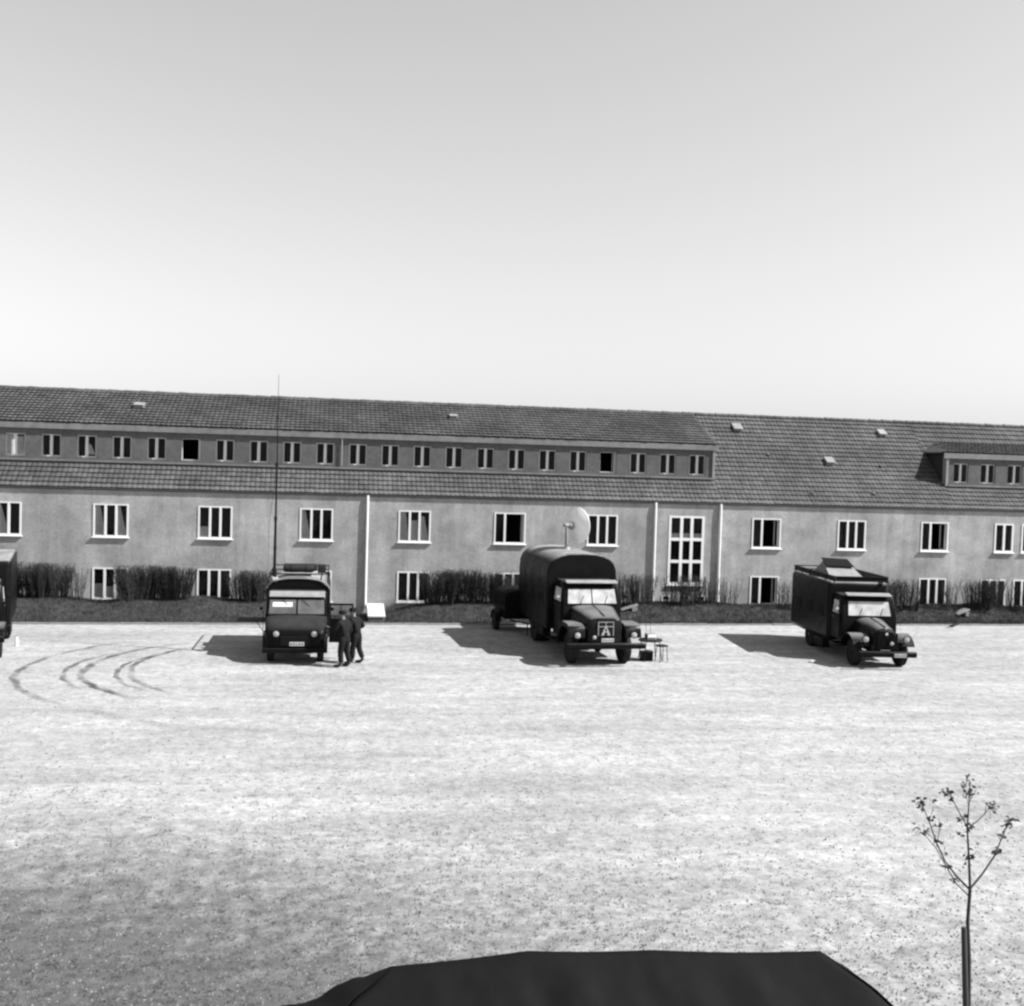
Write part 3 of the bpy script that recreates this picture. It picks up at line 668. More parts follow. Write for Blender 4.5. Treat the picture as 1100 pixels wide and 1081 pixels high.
def bonnet_truck(root, P):
    hw = P['hood_hw']; fz, rz_ = P['hood_z']; cy0 = P['cab_y']; cw = P['cab_hw']
    wr = P['wheel_r']; fa, ra = P['axles']; tw = P['track']; bw_, b0, b1 = P['box_hw'], P['box_y'][0], P['box_y'][1]; zb, zs, zt = P['box_z']
    # chassis
    c = MB()
    for s in (-1, 1): c.box(s*.42-.05, s*.42+.05, .12, b1-.1, .62, .82)
    for y in (.5, 1.8, 3.4, 5.0): c.box(-.37, .37, y, y+.1, .64, .78)
    c.build('chassis', 'black_metal', root, bevel=.01)
    MB().tube([(-tw+.1, fa, wr), (tw-.1, fa, wr)], .07, 8).lathe([(.02, -.18), (.17, -.05), (.17, .05), (.02, .18)], (0, fa, wr), 'x', 12).build('axle', 'black_metal', root, smooth=40)
    MB().tube([(-tw+.1, ra, wr), (tw-.1, ra, wr)], .08, 8).lathe([(.02, -.2), (.21, -.06), (.21, .06), (.02, .2)], (0, ra, wr), 'x', 12).build('axle', 'black_metal', root, smooth=40)
    for s in (-1, 1):
        wheel(root, s*tw, fa, wr, P['wheel_w'], False, s); wheel(root, s*(tw+.06), ra, wr, P['wheel_w'], True, s)
    # bonnet
    st = []
    if P['style'] == 'round':
        for t, ws, dz in ((-.03, .80, -.16), (.02, .93, -.05), (.12, .99, -.01), (.35, 1.04, .02), (.8, 1.16, (rz_-fz)*.55), (cy0, 1.40, rz_-fz)):
            st.append((t+.05, hw*ws, .78, fz-.30+dz*.8, fz+dz, 3.4))
    else:
        for t, ws, dz in ((.0, .82, -.10), (.05, .96, -.02), (.15, 1.0, .0), (.6, 1.12, (rz_-fz)*.45), (cy0, 1.62, rz_-fz)):
            st.append((t+.10, hw*ws, .70, fz-.35+dz*.7, fz+dz, 2.3))
    bo = arched(MB(), st).build('bonnet', 'paint_dusty', root, bevel=.015, smooth=40)
    MB().box(-.012, .012, .16, cy0-.05, 0, .02).warp(lambda x, y, z: (x, y, z+fz+(rz_-fz)*max(0, (y-.3))/(cy0-.3)+.004)).build('bonnet_seam', 'black_metal', bo)
    for s in (-1, 1):
        lv = MB()
        for k in range(7): lv.box(s*(hw*1.30+.10)-.015, s*(hw*1.30+.10)+.015, cy0*.42+k*.09, cy0*.42+k*.09+.04, fz-.55, fz-.30)
        lv.build('louvres', 'black_metal', bo)
    gy = (.0 if P['style'] == 'round' else .085)
    if P['style'] == 'round':
        gx = P.get('grille_x', 0)
        e = MB().box(gx-.27, gx+.27, gy-.015, gy+.10, fz-.62, fz-.16).build('grille', 'black_metal', root)
        q = MB(); t = .018; x0, x1, z0, z1 = gx-.27, gx+.27, fz-.62, fz-.16
        q.box(x0, x1, gy-.03, gy-.016, z1-t, z1).box(x0, x0+t, gy-.03, gy-.016, z0, z1-t).box(x1-t, x1, gy-.03, gy-.016, z0, z1-t).box(gx-t/2, gx+t/2, gy-.03, gy-.016, z1-.15, z1-t).box(x0+t, x1-t, gy-.029, gy-.016, z1-.17, z1-.15)
        q.build('grille_frame', 'chrome', e)
        # spire emblem: steep pointed letter form with a cross arch
        em = MB()
        for s in (-1, 1):
            em.add([(gx+s*.155, gy-.034, z0+.01), (gx+s*.10, gy-.034, z0+.01), (gx+s*.0, gy-.034, z0+.28), (gx, gy-.034, z0+.36)], [(0, 1, 2, 3)]); em.add([(gx+s*.155, gy-.02, z0+.01), (gx+s*.10, gy-.02, z0+.01), (gx+s*.0, gy-.02, z0+.28), (gx, gy-.02, z0+.36)], [(3, 2, 1, 0)])
            em.box(gx+s*.065-.012, gx+s*.065+.012, gy-.034, gy-.02, z0+.01, z0+.11)
        em.box(gx-.085, gx+.085, gy-.036, gy-.02, z0+.11, z0+.14)
        em.build('emblem', 'chrome', e)
    else:
        e = arched(MB(), [(.055, hw*.80, .66, fz-.40, fz-.10, 2.6), (.12, hw*.86, .66, fz-.38, fz-.06, 2.6)]).build('radiator_shell', 'paint', root, bevel=.012, smooth=40)
        q = MB()
        for k in range(9): q.box(-hw*.62+k*hw*.155-.009, -hw*.62+k*hw*.155+.009, .030, .053, .74, fz-.30)
        q.build('grille_bars', 'black_metal', e); MB().lathe([(.002, -.02), (.05, -.015), (.055, 0), (.002, .01)], (0, .045, fz-.2), 'y', 14).build('badge', 'chrome', e, smooth=50)
        MB().tube([(0, .12, fz-.05), (0, .12, fz+.04)], [.03, .02], 8).build('filler_cap', 'chrome', e)
    # fenders
    fw0, fw1 = P['fender_x']
    for s in (-1, 1):
        a, b = sorted((s*fw0, s*fw1))
        if P['style'] == 'round':
            prof_ = [(-.02, .98), (.02, 1.2), (.14, 1.36), (.34, 1.42), (.95, 1.42), (1.2, 1.34), (1.42, 1.1), (1.60, .62), (1.55, .62), (1.37, 1.06), (1.16, 1.29), (.93, 1.37), (.36, 1.37), (.18, 1.31), (.07, 1.17), (.03, .98)]
            f = MB().prism_x(prof_, a, b)
        else:
            f = MB().prism_x(fender_arc(fa, wr-.02, wr+.20, R(28), R(165), .04, 14, 1.06), a, b)
        fo = f.build('fender', 'paint_dusty', root, bevel=.02)
        MB().box(s*(fw0-.01)-.012, s*(fw0-.01)+.012, .14, 1.45, .56, 1.22).build('inner_wing', 'paint', fo)
        sk = MB()
        if P['style'] == 'round':
            xo = b if s > 0 else a
            sk.prism_x([(.03, .98), (.07, 1.17), (.18, 1.31), (.36, 1.37), (.93, 1.37), (1.16, 1.29), (1.37, 1.06), (1.55, .62), (1.47, .62), (1.30, 1.02), (1.1, 1.2), (.9, 1.27), (.4, 1.27), (.24, 1.2), (.15, 1.05), (.12, .98)], xo-s*.03-.012, xo-s*.03+.012)
            sk.build('fender_lip', 'paint', fo)
            hl = headlight(root, s*(fw0+fw1)*.5, -.06, 1.08, .11)
        else:
            hl = headlight(root, s*(fw0+fw1)*.47, .05, 1.03, .115)
            MB().tube([(s*(fw0+fw1)*.47, .20, .93), (s*(fw0+fw1)*.44, .30, .80)], .025, 6).build('lamp_bracket', 'black_metal', root)
        MB().box(min(s*fw0, s*fw1), max(s*fw0, s*fw1), fa+wr+.28, b0-.1, .56, .60).build('running_board', 'black_metal', root, bevel=.008)
    bz = P.get('bump_z', .62)
    MB().prism_x([(-.12, bz), (-.16, bz+.04), (-.16, bz+.16), (-.12, bz+.20), (-.06, bz+.20), (-.06, bz)], -P['bump_hw'], P['bump_hw']).build('bumper', 'paint', root, bevel=.02)
    plate(root, P['plate'][0], -.175 if P['plate'][1] < .85 else -.10, P['plate'][1], .42, .12)
    fo = P['fog']; f_ = headlight(root, fo[0], -.12, fo[1], .075); f_.name = 'fog_lamp'
    # cab
    wz0, wz1, ct = P['screen_z'][0], P['screen_z'][1], P['cab_top']; rake = P['rake']; cb = b0-.04
    c = MB().prism_x([(cy0, .72), (cy0, wz0-.04), (cy0+rake, wz1+.06), (cy0+rake+.12, ct), (cb, ct+.02), (cb, .72)], -cw, cw)
    def taper(x, y, z): return (x*(1-.07*max(0, (z-wz0))/(ct-wz0)), y, z)
    cab = c.warp(taper).build('cab', 'paint', root, bevel=.06, seg=3)
    half = cw*P.get('glass', .83); mid = P.get('split', .02)
    def on_screen(x, t, off=.012): return (x*(1-.07*t*.8), cy0+rake*(t*(wz1-wz0)+.04)/(wz1-wz0+.10)-off, wz0+t*(wz1-wz0))
    ps = [(-half, -mid), (mid, half)] if mid else [(-half, half)]
    for a, b in ps:
        MB().pane([on_screen(a, .04), on_screen(b, .04), on_screen(b, .96), on_screen(a, .96)], .006).build('windscreen', 'windscreen_glass', cab)
    fr = MB(); q = [on_screen(-half-.02, 0), on_screen(half+.02, 0), on_screen(half+.02, 1), on_screen(-half-.02, 1)]
    for i in range(4): fr.tube([q[i], q[(i+1) % 4]], .018, 6)
    if mid: fr.tube([on_screen(0, 0), on_screen(0, 1)], .018, 6)
    fr.build('windscreen_frame', 'paint', cab, smooth=50)
    wp = MB()
    for a in (-.5*half, .5*half): wp.tube([on_screen(a, .0, .03), on_screen(a+.14, .55, .035)], .008, 4)
    wp.build('wipers', 'black_metal', cab)
    if P.get('visor'):
        vz = P['visor']; MB().prism_x([(cy0+rake-.14, vz-.02), (cy0+rake-.15, vz+.01), (cy0+rake+.10, vz+.09), (cy0+rake+.12, vz+.06)], -half-.04, half+.04).build('sun_visor', P.get('visor_mat', 'roof_paint'), cab, bevel=.008)
    for s in (-1, 1):
        x = s*(cw+.008)
        d = MB().box(x-.012, x+.012, cy0+.16, cb-.08, .82, wz0+.05).build('door', 'paint', cab, bevel=.01)
        MB().box(s*(cw+.02)-.008, s*(cw+.02)+.02, cb-.3, cb-.16, wz0-.12, wz0-.09).build('handle', 'chrome', d)
        xt = s*(cw*.975+.006)
        MB().pane([(s*(cw+.004), cy0+.30, wz0+.04), (s*(cw+.004), cb-.14, wz0+.04), (s*(cw*.955+.004), cb-.16, wz1-.02), (s*(cw*.955+.004), cy0+.42, wz1-.02)], .006).build('side_window', 'windscreen_glass', cab)
        mirror(root, s*(cw+.0), cy0+.12, wz0+.12, s, s < 0)
    # box body
    if P['box_kind'] == 'arched':
        bx = arched(MB(), [(b0, bw_-.03, zb, zs, zt-.03, 2.9), (b0+.04, bw_, zb, zs, zt, 2.9), (b1-.04, bw_, zb, zs, zt, 2.9), (b1, bw_-.03, zb, zs, zt-.03, 2.9)]).build('box_body', 'box_paint', root, bevel=.012, smooth=30)
        for k in range(5):
            y = b0+.12+(b1-b0-.24)*k/4
            arched(MB(), [(y-.02, bw_+.007, zb+.05, zs, zt+.007, 2.9), (y+.02, bw_+.007, zb+.05, zs, zt+.007, 2.9)]).build('roof_strap', 'box_paint', bx, smooth=30)
    else:
        bx = MB().box(-bw_, bw_, b0, b1, zb, zt).build('box_body', 'box_paint', root, bevel=.15, seg=4)
    for s in (-1, 1):
        for k in range(3):
            y = b0+.5+(b1-b0-1.0)*k/2.6; MB().box(s*(bw_+.006)-.008, s*(bw_+.006)+.008, y, y+.55, zb+.85, zb+1.25).build('side_panel', 'paint', bx, bevel=.006)
        MB().box(s*(bw_-.16)-.14, s*(bw_-.16)+.14, b0+.5, b0+1.4, zb-.34, zb-.01).build('locker', 'paint', root, bevel=.02)
        MB().prism_x(fender_arc(ra, wr, wr+.13, R(10), R(170), .03, 10), min(s*(tw-.35), s*(tw+.22)), max(s*(tw-.35), s*(tw+.22))).build('mudguard', 'black_metal', root)
        MB().box(s*(bw_-.2)-.02, s*(bw_-.2)+.02, b1-.02, b1+.015, zb+.25, zb+.37).build('tail_lamp', 'black_metal', root)
    MB().box(-bw_*.5, bw_*.5, b1+.002, b1+.03, zb+.06, zs-.1).build('rear_door', 'paint', bx, bevel=.01)
    return bx

T2 = thing('box_truck', 'dark bonneted truck with round-topped box body and dish antenna on its roof', 'truck', (9.05, 34.33, 0), R(3.5))
bonnet_truck(T2, dict(style='round', hood_hw=.62, hood_z=(1.68, 1.88), cab_y=1.55, cab_hw=1.06, wheel_r=.53, wheel_w=.27, axles=(.82, 5.35), track=.92, box_hw=1.29, box_y=(2.85, 7.2), box_z=(.86, 2.62, 3.53),
    fender_x=(.70, 1.26), bump_hw=1.36, plate=(.05, .92), fog=(-.42, 1.02), screen_z=(1.90, 2.42), cab_top=2.64, rake=.22, visor=2.62, box_kind='arched', split=.02))
# dish
MB().tube([(.0, 5.0, 3.50), (.0, 5.0, 3.6)], [.17, .12], 14).tube([(0, 5.0, 3.6), (-.03, 5.0, 4.42)], [.075, .045], 12).build('dish_mast', 'equipment', T2, smooth=50)
dz_ = Vector((.91, .41, .04)).normalized()
dm = dz_.to_track_quat('Z', 'Y').to_matrix(); DC_ = Vector((.36, 5.2, 4.40))
rr = .68; inner = []; outer = []
for k in range(9):
    r_ = rr*k/8; h = .30*(r_/rr)**2; outer.append((r_, h)); inner.append((r_, h+.018))
dd = MB().lathe(outer+inner[::-1], n=36); dd.v = [tuple(dm @ Vector(p)+DC_-dz_*.16) for p in dd.v]
ds = dd.build('dish', 'dish', T2, smooth=50)
MB().tube([DC_-dz_*.17, DC_-dz_*.30], [.16, .10], 12).build('dish_hub', 'equipment', ds, smooth=50)
MB().tube([DC_-dz_*.30, Vector((-.03, 5.0, 4.42))], [.05, .06], 8).tube([(-.14, 4.92, 4.42), (.06, 5.06, 4.42)], .07, 8).build('dish_bracket', 'equipment', ds, smooth=50)
fd = MB()
for k in range(3):
    a = k*2*PI/3; fd.tube([DC_-dz_*.16+dm @ Vector((rr*.8*math.cos(a), rr*.8*math.sin(a), .2)), DC_+dz_*.35], .010, 5)
fd.build('feed_arms', 'equipment', ds); MB().tube([DC_+dz_*.30, DC_+dz_*.42], [.06, .03], 10).build('feed_horn', 'equipment', ds)

T3 = thing('box_truck', 'dark round-fendered truck with box body and open light roof hatch', 'truck', (18.83, 33.8, 0), R(-5))
bonnet_truck(T3, dict(style='fender', hood_hw=.42, hood_z=(1.42, 1.60), cab_y=1.50, cab_hw=1.02, wheel_r=.46, wheel_w=.24, axles=(.78, 4.75), track=.82, box_hw=1.12, box_y=(2.55, 6.6), box_z=(.56, 2.2, 2.72),
    fender_x=(.44, 1.10), bump_hw=1.02, glass=.76, plate=(.42, .52), bump_z=.44, fog=(.12, .92), screen_z=(1.62, 2.14), cab_top=2.34, rake=.20, visor=2.34, box_kind='square', split=0))
rk = MB()
for s in (-1, 1):
    for z in (2.80, 2.93): rk.box(s*1.0-.02, s*1.0+.02, 2.35, 6.6, z-.02, z+.02)
for y in (2.35, 6.6):
    for z in (2.80, 2.93): rk.box(-.98, .98, y-.02, y+.02, z-.0195, z+.0195)
for s in (-1, 1):
    for k in range(6): y = 2.4+k*.83; rk.box(s*1.0-.015, s*1.0+.015, y-.015, y+.015, 2.70, 2.91)
rko = rk.build('roof_rack', 'black_metal', T3)
MB().box(-.985, -.97, 2.37, 6.58, 2.74, 2.93).box(.97, .985, 2.37, 6.58, 2.74, 2.93).box(-.96, .96, 2.372, 2.386, 2.75, 2.91).build('rack_boards', 'paint', rko)
ht = MB().prism_x([(3.7, 2.74), (4.5, 3.28), (5.6, 2.80), (5.6, 2.74)], -.62, .55)
hto = MB().add([(-.66, 3.55, 2.76), (.58, 3.55, 2.76), (.50, 4.55, 3.30), (-.58, 4.55, 3.30)], [(0, 1, 2, 3)])
hx = thing('roof_tent', 'small light canvas ridge hatch raised on the roof of the right truck', 'roof hatch', T3.matrix_basis @ Vector((0, 0, 0)))
hx.location = (18.83, 33.8, 0); hx.rotation_euler = (0, 0, R(-5))
A_ = [(-.70, 3.5, 2.735), (.62, 3.5, 2.735), (.62, 5.5, 2.735), (-.70, 5.5, 2.735)]; Ra, Rb = (-.55, 4.75, 3.30), (.42, 4.75, 3.26)
for nm, q, m_ in (('front_flap', [A_[0], A_[1], Rb, Ra], 'hatch_canvas'), ('rear_flap', [A_[2], A_[3], Ra, Rb], 'hatch_canvas'), ('side_flap', [A_[1], A_[2], Rb, Rb], 'hatch_canvas'), ('side_flap', [A_[3], A_[0], Ra, Ra], 'hatch_canvas')):
    if nm == 'side_flap': q = q[:3]; mbf = MB().add(q+[tuple(Vector(p)*1+Vector((0, 0, -.012))) for p in q], [(0, 1, 2), (5, 4, 3), (0, 3, 4, 1), (1, 4, 5, 2), (2, 5, 3, 0)])
    else: mbf = MB().pane(q, -.012)
    mbf.build(nm, m_, hx)
MB().tube([Ra, Rb], .022, 6).tube([Ra, (-.6, 4.72, 2.74)], .015, 5).tube([Rb, (.5, 4.72, 2.74)], .015, 5).build('ridge_pole', 'black_metal', hx)
bd = MB().pane([(-.58, 4.22, 3.14), (.48, 4.22, 3.11), (.46, 4.90, 3.35), (-.57, 4.90, 3.39)], .02).build('dark_cover', 'canvas', hx)
MB().tube([(1.0, .15, 1.15), (1.12, .10, 1.32), (1.14, .08, 1.55)], .010, 5).build('marker_rod', 'chrome', T3)

# left-edge truck
T4 = thing('box_truck', 'dark box truck cut off by the left edge of the picture', 'truck', (-11.02, 35.2, 0), R(13))
bonnet_truck(T4, dict(style='fender', hood_hw=.42, hood_z=(1.40, 1.56), cab_y=1.4, cab_hw=.92, wheel_r=.46, wheel_w=.24, axles=(.78, 4.6), track=.82, box_hw=1.12, box_y=(2.3, 6.6), box_z=(.72, 2.4, 2.98),
    fender_x=(.50, 1.04), bump_hw=1.05, plate=(0, .56), fog=(.2, .9), screen_z=(1.62, 2.14), cab_top=2.34, rake=.20, visor=2.34, box_kind='square', split=0))

# antenna truck
T1 = thing('radio_truck', 'snub-nosed dark radio truck facing the camera with tall whip mast and loaded roof rack', 'truck', (-1.07, 34.85, 0), R(-.5))
def antenna_truck(t):
    c = MB()
    for s in (-1, 1): c.box(s*.40-.05, s*.40+.05, .15, 4.9, .50, .66)
    c.build('chassis', 'black_metal', t)
    for s in (-1, 1):
        wheel(t, s*.80, .72, .42, .22, False, s); wheel(t, s*.80, 3.75, .42, .22, True, s)
    MB().tube([(-.75, .72, .42), (.75, .72, .42)], .06, 8).tube([(-.75, 3.75, .42), (.75, 3.75, .42)], .06, 8).build('axle', 'black_metal', t)
    # snub nose, lofted from the front rearwards
    st = [(.02, .80, .52, .86, 1.02, 3.2), (.08, .90, .48, .95, 1.12, 3.2), (.25, .96, .46, 1.04, 1.22, 3.4), (.55, .99, .46, 1.18, 1.36, 3.6), (.92, 1.0, .46, 1.30, 1.50, 4.0)]
    nose = arched(MB(), st).build('nose', 'paint', t, smooth=40)
    MB().box(-.45, .45, .004, .03, .62, .92).build('grille', 'black_metal', nose)
    q = MB()
    for k in range(6): q.box(-.42, .42, -.012, .003, .65+k*.045, .665+k*.045)
    q.build('grille_bars', 'black_metal', nose)
    cab = MB().prism_x([(.90, .50), (.90, 1.47), (1.08, 2.02), (1.25, 2.20), (1.75, 2.24), (1.75, .50)], -1.0, 1.0).warp(lambda x, y, z: (x*(1-.06*max(0, z-1.47)), y, z)).build('cab', 'paint', t, bevel=.12, seg=4)
    def sc(x, f, off=.012): return (x*(1-.03*f), .90+.18*f*.93+.01-off, 1.49+f*.50)
    for a, b in ((-.90, -.03), (.03, .90)): MB().pane([sc(a, .05), sc(b, .05), sc(b, .95), sc(a, .95)], .006).build('windscreen', 'clear_screen', cab)
    fr = MB(); q = [sc(-.93, 0), sc(.93, 0), sc(.93, 1), sc(-.93, 1)]
    for i in range(4): fr.tube([q[i], q[(i+1) % 4]], .02, 6)
    fr.tube([sc(0, 0), sc(0, 1)], .022, 6); fr.build('windscreen_frame', 'paint', cab, smooth=50)
    MB().tube([sc(.15, .95, .03), sc(.42, .55, .03)], .008, 4).tube([sc(-.5, .95, .03), sc(-.3, .6, .03)], .008, 4).build('wipers', 'black_metal', cab)
    MB().pane([sc(-.80, .50, .02), sc(-.15, .50, .02), sc(-.15, .78, .02), sc(-.80, .78, .02)], .004).build('windscreen_card', 'paper', cab)
    MB().prism_x([(1.02, 2.05), (1.00, 2.07), (1.18, 2.24), (1.22, 2.22)], -.90, .90).build('sunlit_brow', 'roof_paint', cab, bevel=.01)  # pale strip paints in the sunlit front slope of the cab roof
    # left door closed, right door swung open
    MB().box(-1.02, -1.0, .98, 1.68, .58, 1.5).build('door', 'paint', cab, bevel=.008)
    d = MB().box(1.06, 1.84, .97, 1.02, .56, 1.36)
    for a, b, c0, c1 in ((1.06, 1.84, 1.80, 1.86), (1.06, 1.11, 1.36, 1.80), (1.79, 1.84, 1.36, 1.80), (1.42, 1.45, 1.36, 1.80)): d.box(a, b, .975, 1.015, c0, c1)
    d = d.build('open_door', 'paint', cab)
    MB().box(1.11, 1.42, .99, .995, 1.37, 1.80).box(1.45, 1.79, .99, .995, 1.37, 1.80).build('door_glass', 'pane_glass', d); MB().box(1.70, 1.80, .94, .968, 1.18, 1.21).build('handle', 'chrome', d)
    for s in (-1, 1):
        headlight(t, s*.60, -.015, 1.0, .105)
        MB().prism_x(fender_arc(.72, .42, .58, R(-5), R(170), .035, 12), min(s*.62, s*1.03), max(s*.62, s*1.03)).build('fender', 'paint_dusty', t, bevel=.012)
        mirror(t, s*1.0, .98, 1.55, s, False)
    MB().box(-1.02, 1.02, -.14, -.08, .40, .54).build('bumper', 'paint', t, bevel=.015)
    plate(t, .06, -.05, .68, .46, .12)
    st = [(1.78, 1.02, .62, 2.12, 2.52, 2.6), (1.82, 1.05, .60, 2.12, 2.58, 2.6), (4.96, 1.05, .60, 2.12, 2.58, 2.6), (5.0, 1.02, .62, 2.12, 2.52, 2.6)]
    bx = arched(MB(), st).build('box_body', 'box_paint', t, smooth=30)
    bwp = [(x, z) for x, z in arch_loop(1.05, 2.0, 2.12, 2.60, 16, 2.6)][2:-2]
    MB().tube([(x, 1.76, z) for x, z in bwp], .022, 6).build('box_brow', 'roof_paint', bx, smooth=60)
    MB().box(-.5, .5, 5.002, 5.03, .7, 2.2).build('rear_door', 'paint', bx, bevel=.008)
    r = MB()
    for s in (-1, 1):
        r.box(s*.96-.018, s*.96+.018, 1.85, 4.9, 2.72, 2.755)
        for k in range(5): r.box(s*.96-.014, s*.96+.014, 1.9+k*.72, 1.93+k*.72, 2.44, 2.72)
    for y in (1.85, 3.3, 4.86): r.box(-.94, .94, y, y+.035, 2.715, 2.75)
    r.build('roof_rack', 'black_metal', bx)
    m_ = MB(); p0 = Vector((-.80, 1.45, 1.6))
    m_.tube([(-.80, 1.78, 2.45), (-.80, 1.78, 2.9)], .075, 10).tube([(-.80, 1.78, 2.9), (-.80, 1.78, 4.6)], [.05, .042], 8).tube([(-.80, 1.78, 4.6), (-.79, 1.78, 6.4)], [.034, .028], 8).tube([(-.79, 1.78, 6.4), (-.80, 1.78, 8.0)], [.022, .016], 6).tube([(-.80, 1.78, 8.0), (-.80, 1.78, 9.42)], [.012, .006], 5)
    for z in (3.6, 4.6, 6.4, 8.0): m_.tube([(-.80, 1.78, z-.06), (-.80, 1.78, z+.06)], .055 if z < 7 else .03, 8)
    am = m_.build('antenna_mast', 'black_metal', t, smooth=50)
    MB().tube([(-.80, 1.78, 6.4), (-1.02, 1.9, 4.4), (-1.02, 1.85, 2.75)], .007, 4).build('guy_wire', 'black_metal', am)
    MB().tube([(-.90, 1.70, 2.56), (-.72, 1.84, 2.56)], .10, 10).build('mast_base', 'equipment', am)
    sh = MB().box(-2.03, -1.08, 2.2, 2.75, 1.05, 1.13).build('fold_out_shelf', 'wood_dark', t, bevel=.006)
    MB().tube([(-1.40, 2.3, 1.05), (-1.10, 2.3, .62)], .014, 5).tube([(-1.16, 2.1, 1.5), (-1.16, 2.1, .03)], .012, 5).build('shelf_strut', 'black_metal', sh)
antenna_truck(T1)
tl = T1.matrix_basis.copy()
def at1(x, y, z): return Vector((-1.07+x, 34.85+y, z))
o = thing('tarpaulin_roll', 'rolled dark tarpaulin lying across the roof rack of the radio truck', 'tarpaulin', at1(.0, 2.15, 2.755)); 
MB().lathe([(.03, -.52), (.10, -.50), (.125, -.44), (.13, -.1), (.12, .1), (.13, .42), (.10, .50), (.03, .52)], (0, 0, .125), 'x', 16).build('roll', 'load_canvas', o, smooth=50)
MB().lathe([(.137, -.27), (.137, -.23)], (0, 0, .125), 'x', 16).lathe([(.137, .23), (.137, .27)], (0, 0, .125), 'x', 16).build('strap', 'black_metal', o)
o = thing('equipment_case', 'dark flat case strapped on the roof rack behind the tarpaulin roll', 'case', at1(.10, 2.9, 2.755))
MB().box(-.62, .5, -.35, .35, .003, .20).build('case', 'load_canvas', o, bevel=.02); MB().box(-.63, .51, -.02, .02, .02, .207).build('strap', 'black_metal', o)
o = thing('jerry_can', 'fuel can standing at the right end of the radio truck roof rack', 'fuel can', at1(.78, 2.0, 2.757))
MB().prism_x([(-.08, 0), (.08, 0), (.08, .26), (.05, .30), (-.05, .30), (-.08, .26)], -.14, .14).build('body', 'load_canvas', o, bevel=.02); MB().tube([(-.1, 0, .30), (-.08, 0, .35), (.08, 0, .35), (.1, 0, .30)], .012, 6).build('handle', 'equipment', o)

# trailer behind the dish truck
tr = thing('trailer', 'small dark covered trailer parked behind the dish truck', 'trailer', (7.45, 42.35, 0), R(4))
MB().box(-.72, .72, -.95, .95, .55, 1.05).build('body', 'paint', tr, bevel=.02)
arched(MB(), [(-.97, .74, 1.05, 1.35, 1.62, 2.6), (-.93, .75, 1.05, 1.38, 1.68, 2.6), (.93, .75, 1.05, 1.38, 1.68, 2.6), (.97, .74, 1.05, 1.35, 1.62, 2.6)]).build('cover', 'canvas', tr, smooth=40)
for s in (-1, 1):
    wheel(tr, s*.86, 0, .36, .2, False, s); MB().prism_x(fender_arc(0, .36, .47, R(5), R(175), .03, 10), min(s*.74, s*.99), max(s*.74, s*.99)).build('mudguard', 'paint', tr, bevel=.01)
MB().tube([(-.5, -.95, .52), (0, -1.9, .50)], .035, 6).tube([(.5, -.95, .52), (0, -1.9, .50)], .035, 6).build('drawbar', 'black_metal', tr); MB().tube([(0, -1.75, .48), (0, -1.75, .02)], .025, 6).build('prop_stand', 'black_metal', tr)

# field table group beside the dish truck
ft = thing('folding_table', 'small dark folding table on thin legs beside the front of the dish truck', 'table', (10.98, 35.55, 0), R(10))
MB().lathe([(.02, .68), (.40, .68), (.43, .70), (.43, .735), (.40, .75), (.02, .75)], (0, 0, 0), 'z', 24).warp(lambda x, y, z: (x*1.0, y*.85, z)).build('tabletop', 'load_canvas', ft, smooth=40)
for a, b in ((-.28, -.2), (.28, -.2), (.28, .2), (-.28, .2)): MB().tube([(a*.9, b*.9, .685), (a*1.2, b*1.2, 0)], .016, 6).build('leg', 'black_metal', ft)
fr_ = thing('field_radio', 'grey radio set with thin rods standing on the folding table', 'radio', (10.98, 35.55, .75), R(6))
MB().box(-.18, .17, -.12, .12, .002, .19).build('case', 'equipment', fr_, bevel=.012)
MB().box(-.15, .14, -.135, -.122, .02, .17).build('front_panel', 'dish', fr_)
for a in (-.09, .0, .09): MB().lathe([(.025, -.16), (.03, -.135)], (a, 0, .06), 'y', 10).build('knob', 'black_metal', fr_)
MB().tube([(-.14, .05, .19), (-.2, .08, .85)], .007, 5).tube([(.02, .05, .19), (.0, .1, .75)], .007, 5).build('rod', 'black_metal', fr_)
sb = thing('stool', 'low dark stool standing at the right of the folding table', 'stool', (11.33, 35.35, 0), .3)
MB().box(-.17, .17, -.15, .15, .52, .58).build('seat', 'load_canvas', sb, bevel=.02)
for a, b in ((-1, -1), (1, -1), (1, 1), (-1, 1)): MB().tube([(a*.13, b*.11, .52), (a*.16, b*.14, 0)], .013, 6).build('leg', 'black_metal', sb)
cr = thing('ammunition_box', 'small dark box on the ground under the folding table', 'box', (10.85, 35.5, 0), .1)
MB().box(-.22, .18, -.14, .14, 0, .30).build('body', 'paint', cr, bevel=.01); MB().box(-.23, .19, -.15, .15, .302, .34).build('lid', 'paint_dusty', cr, bevel=.008); MB().tube([(-.08, 0, .34), (-.07, 0, .38), (.04, 0, .38), (.05, 0, .34)], .008, 5).build('handle', 'black_metal', cr)

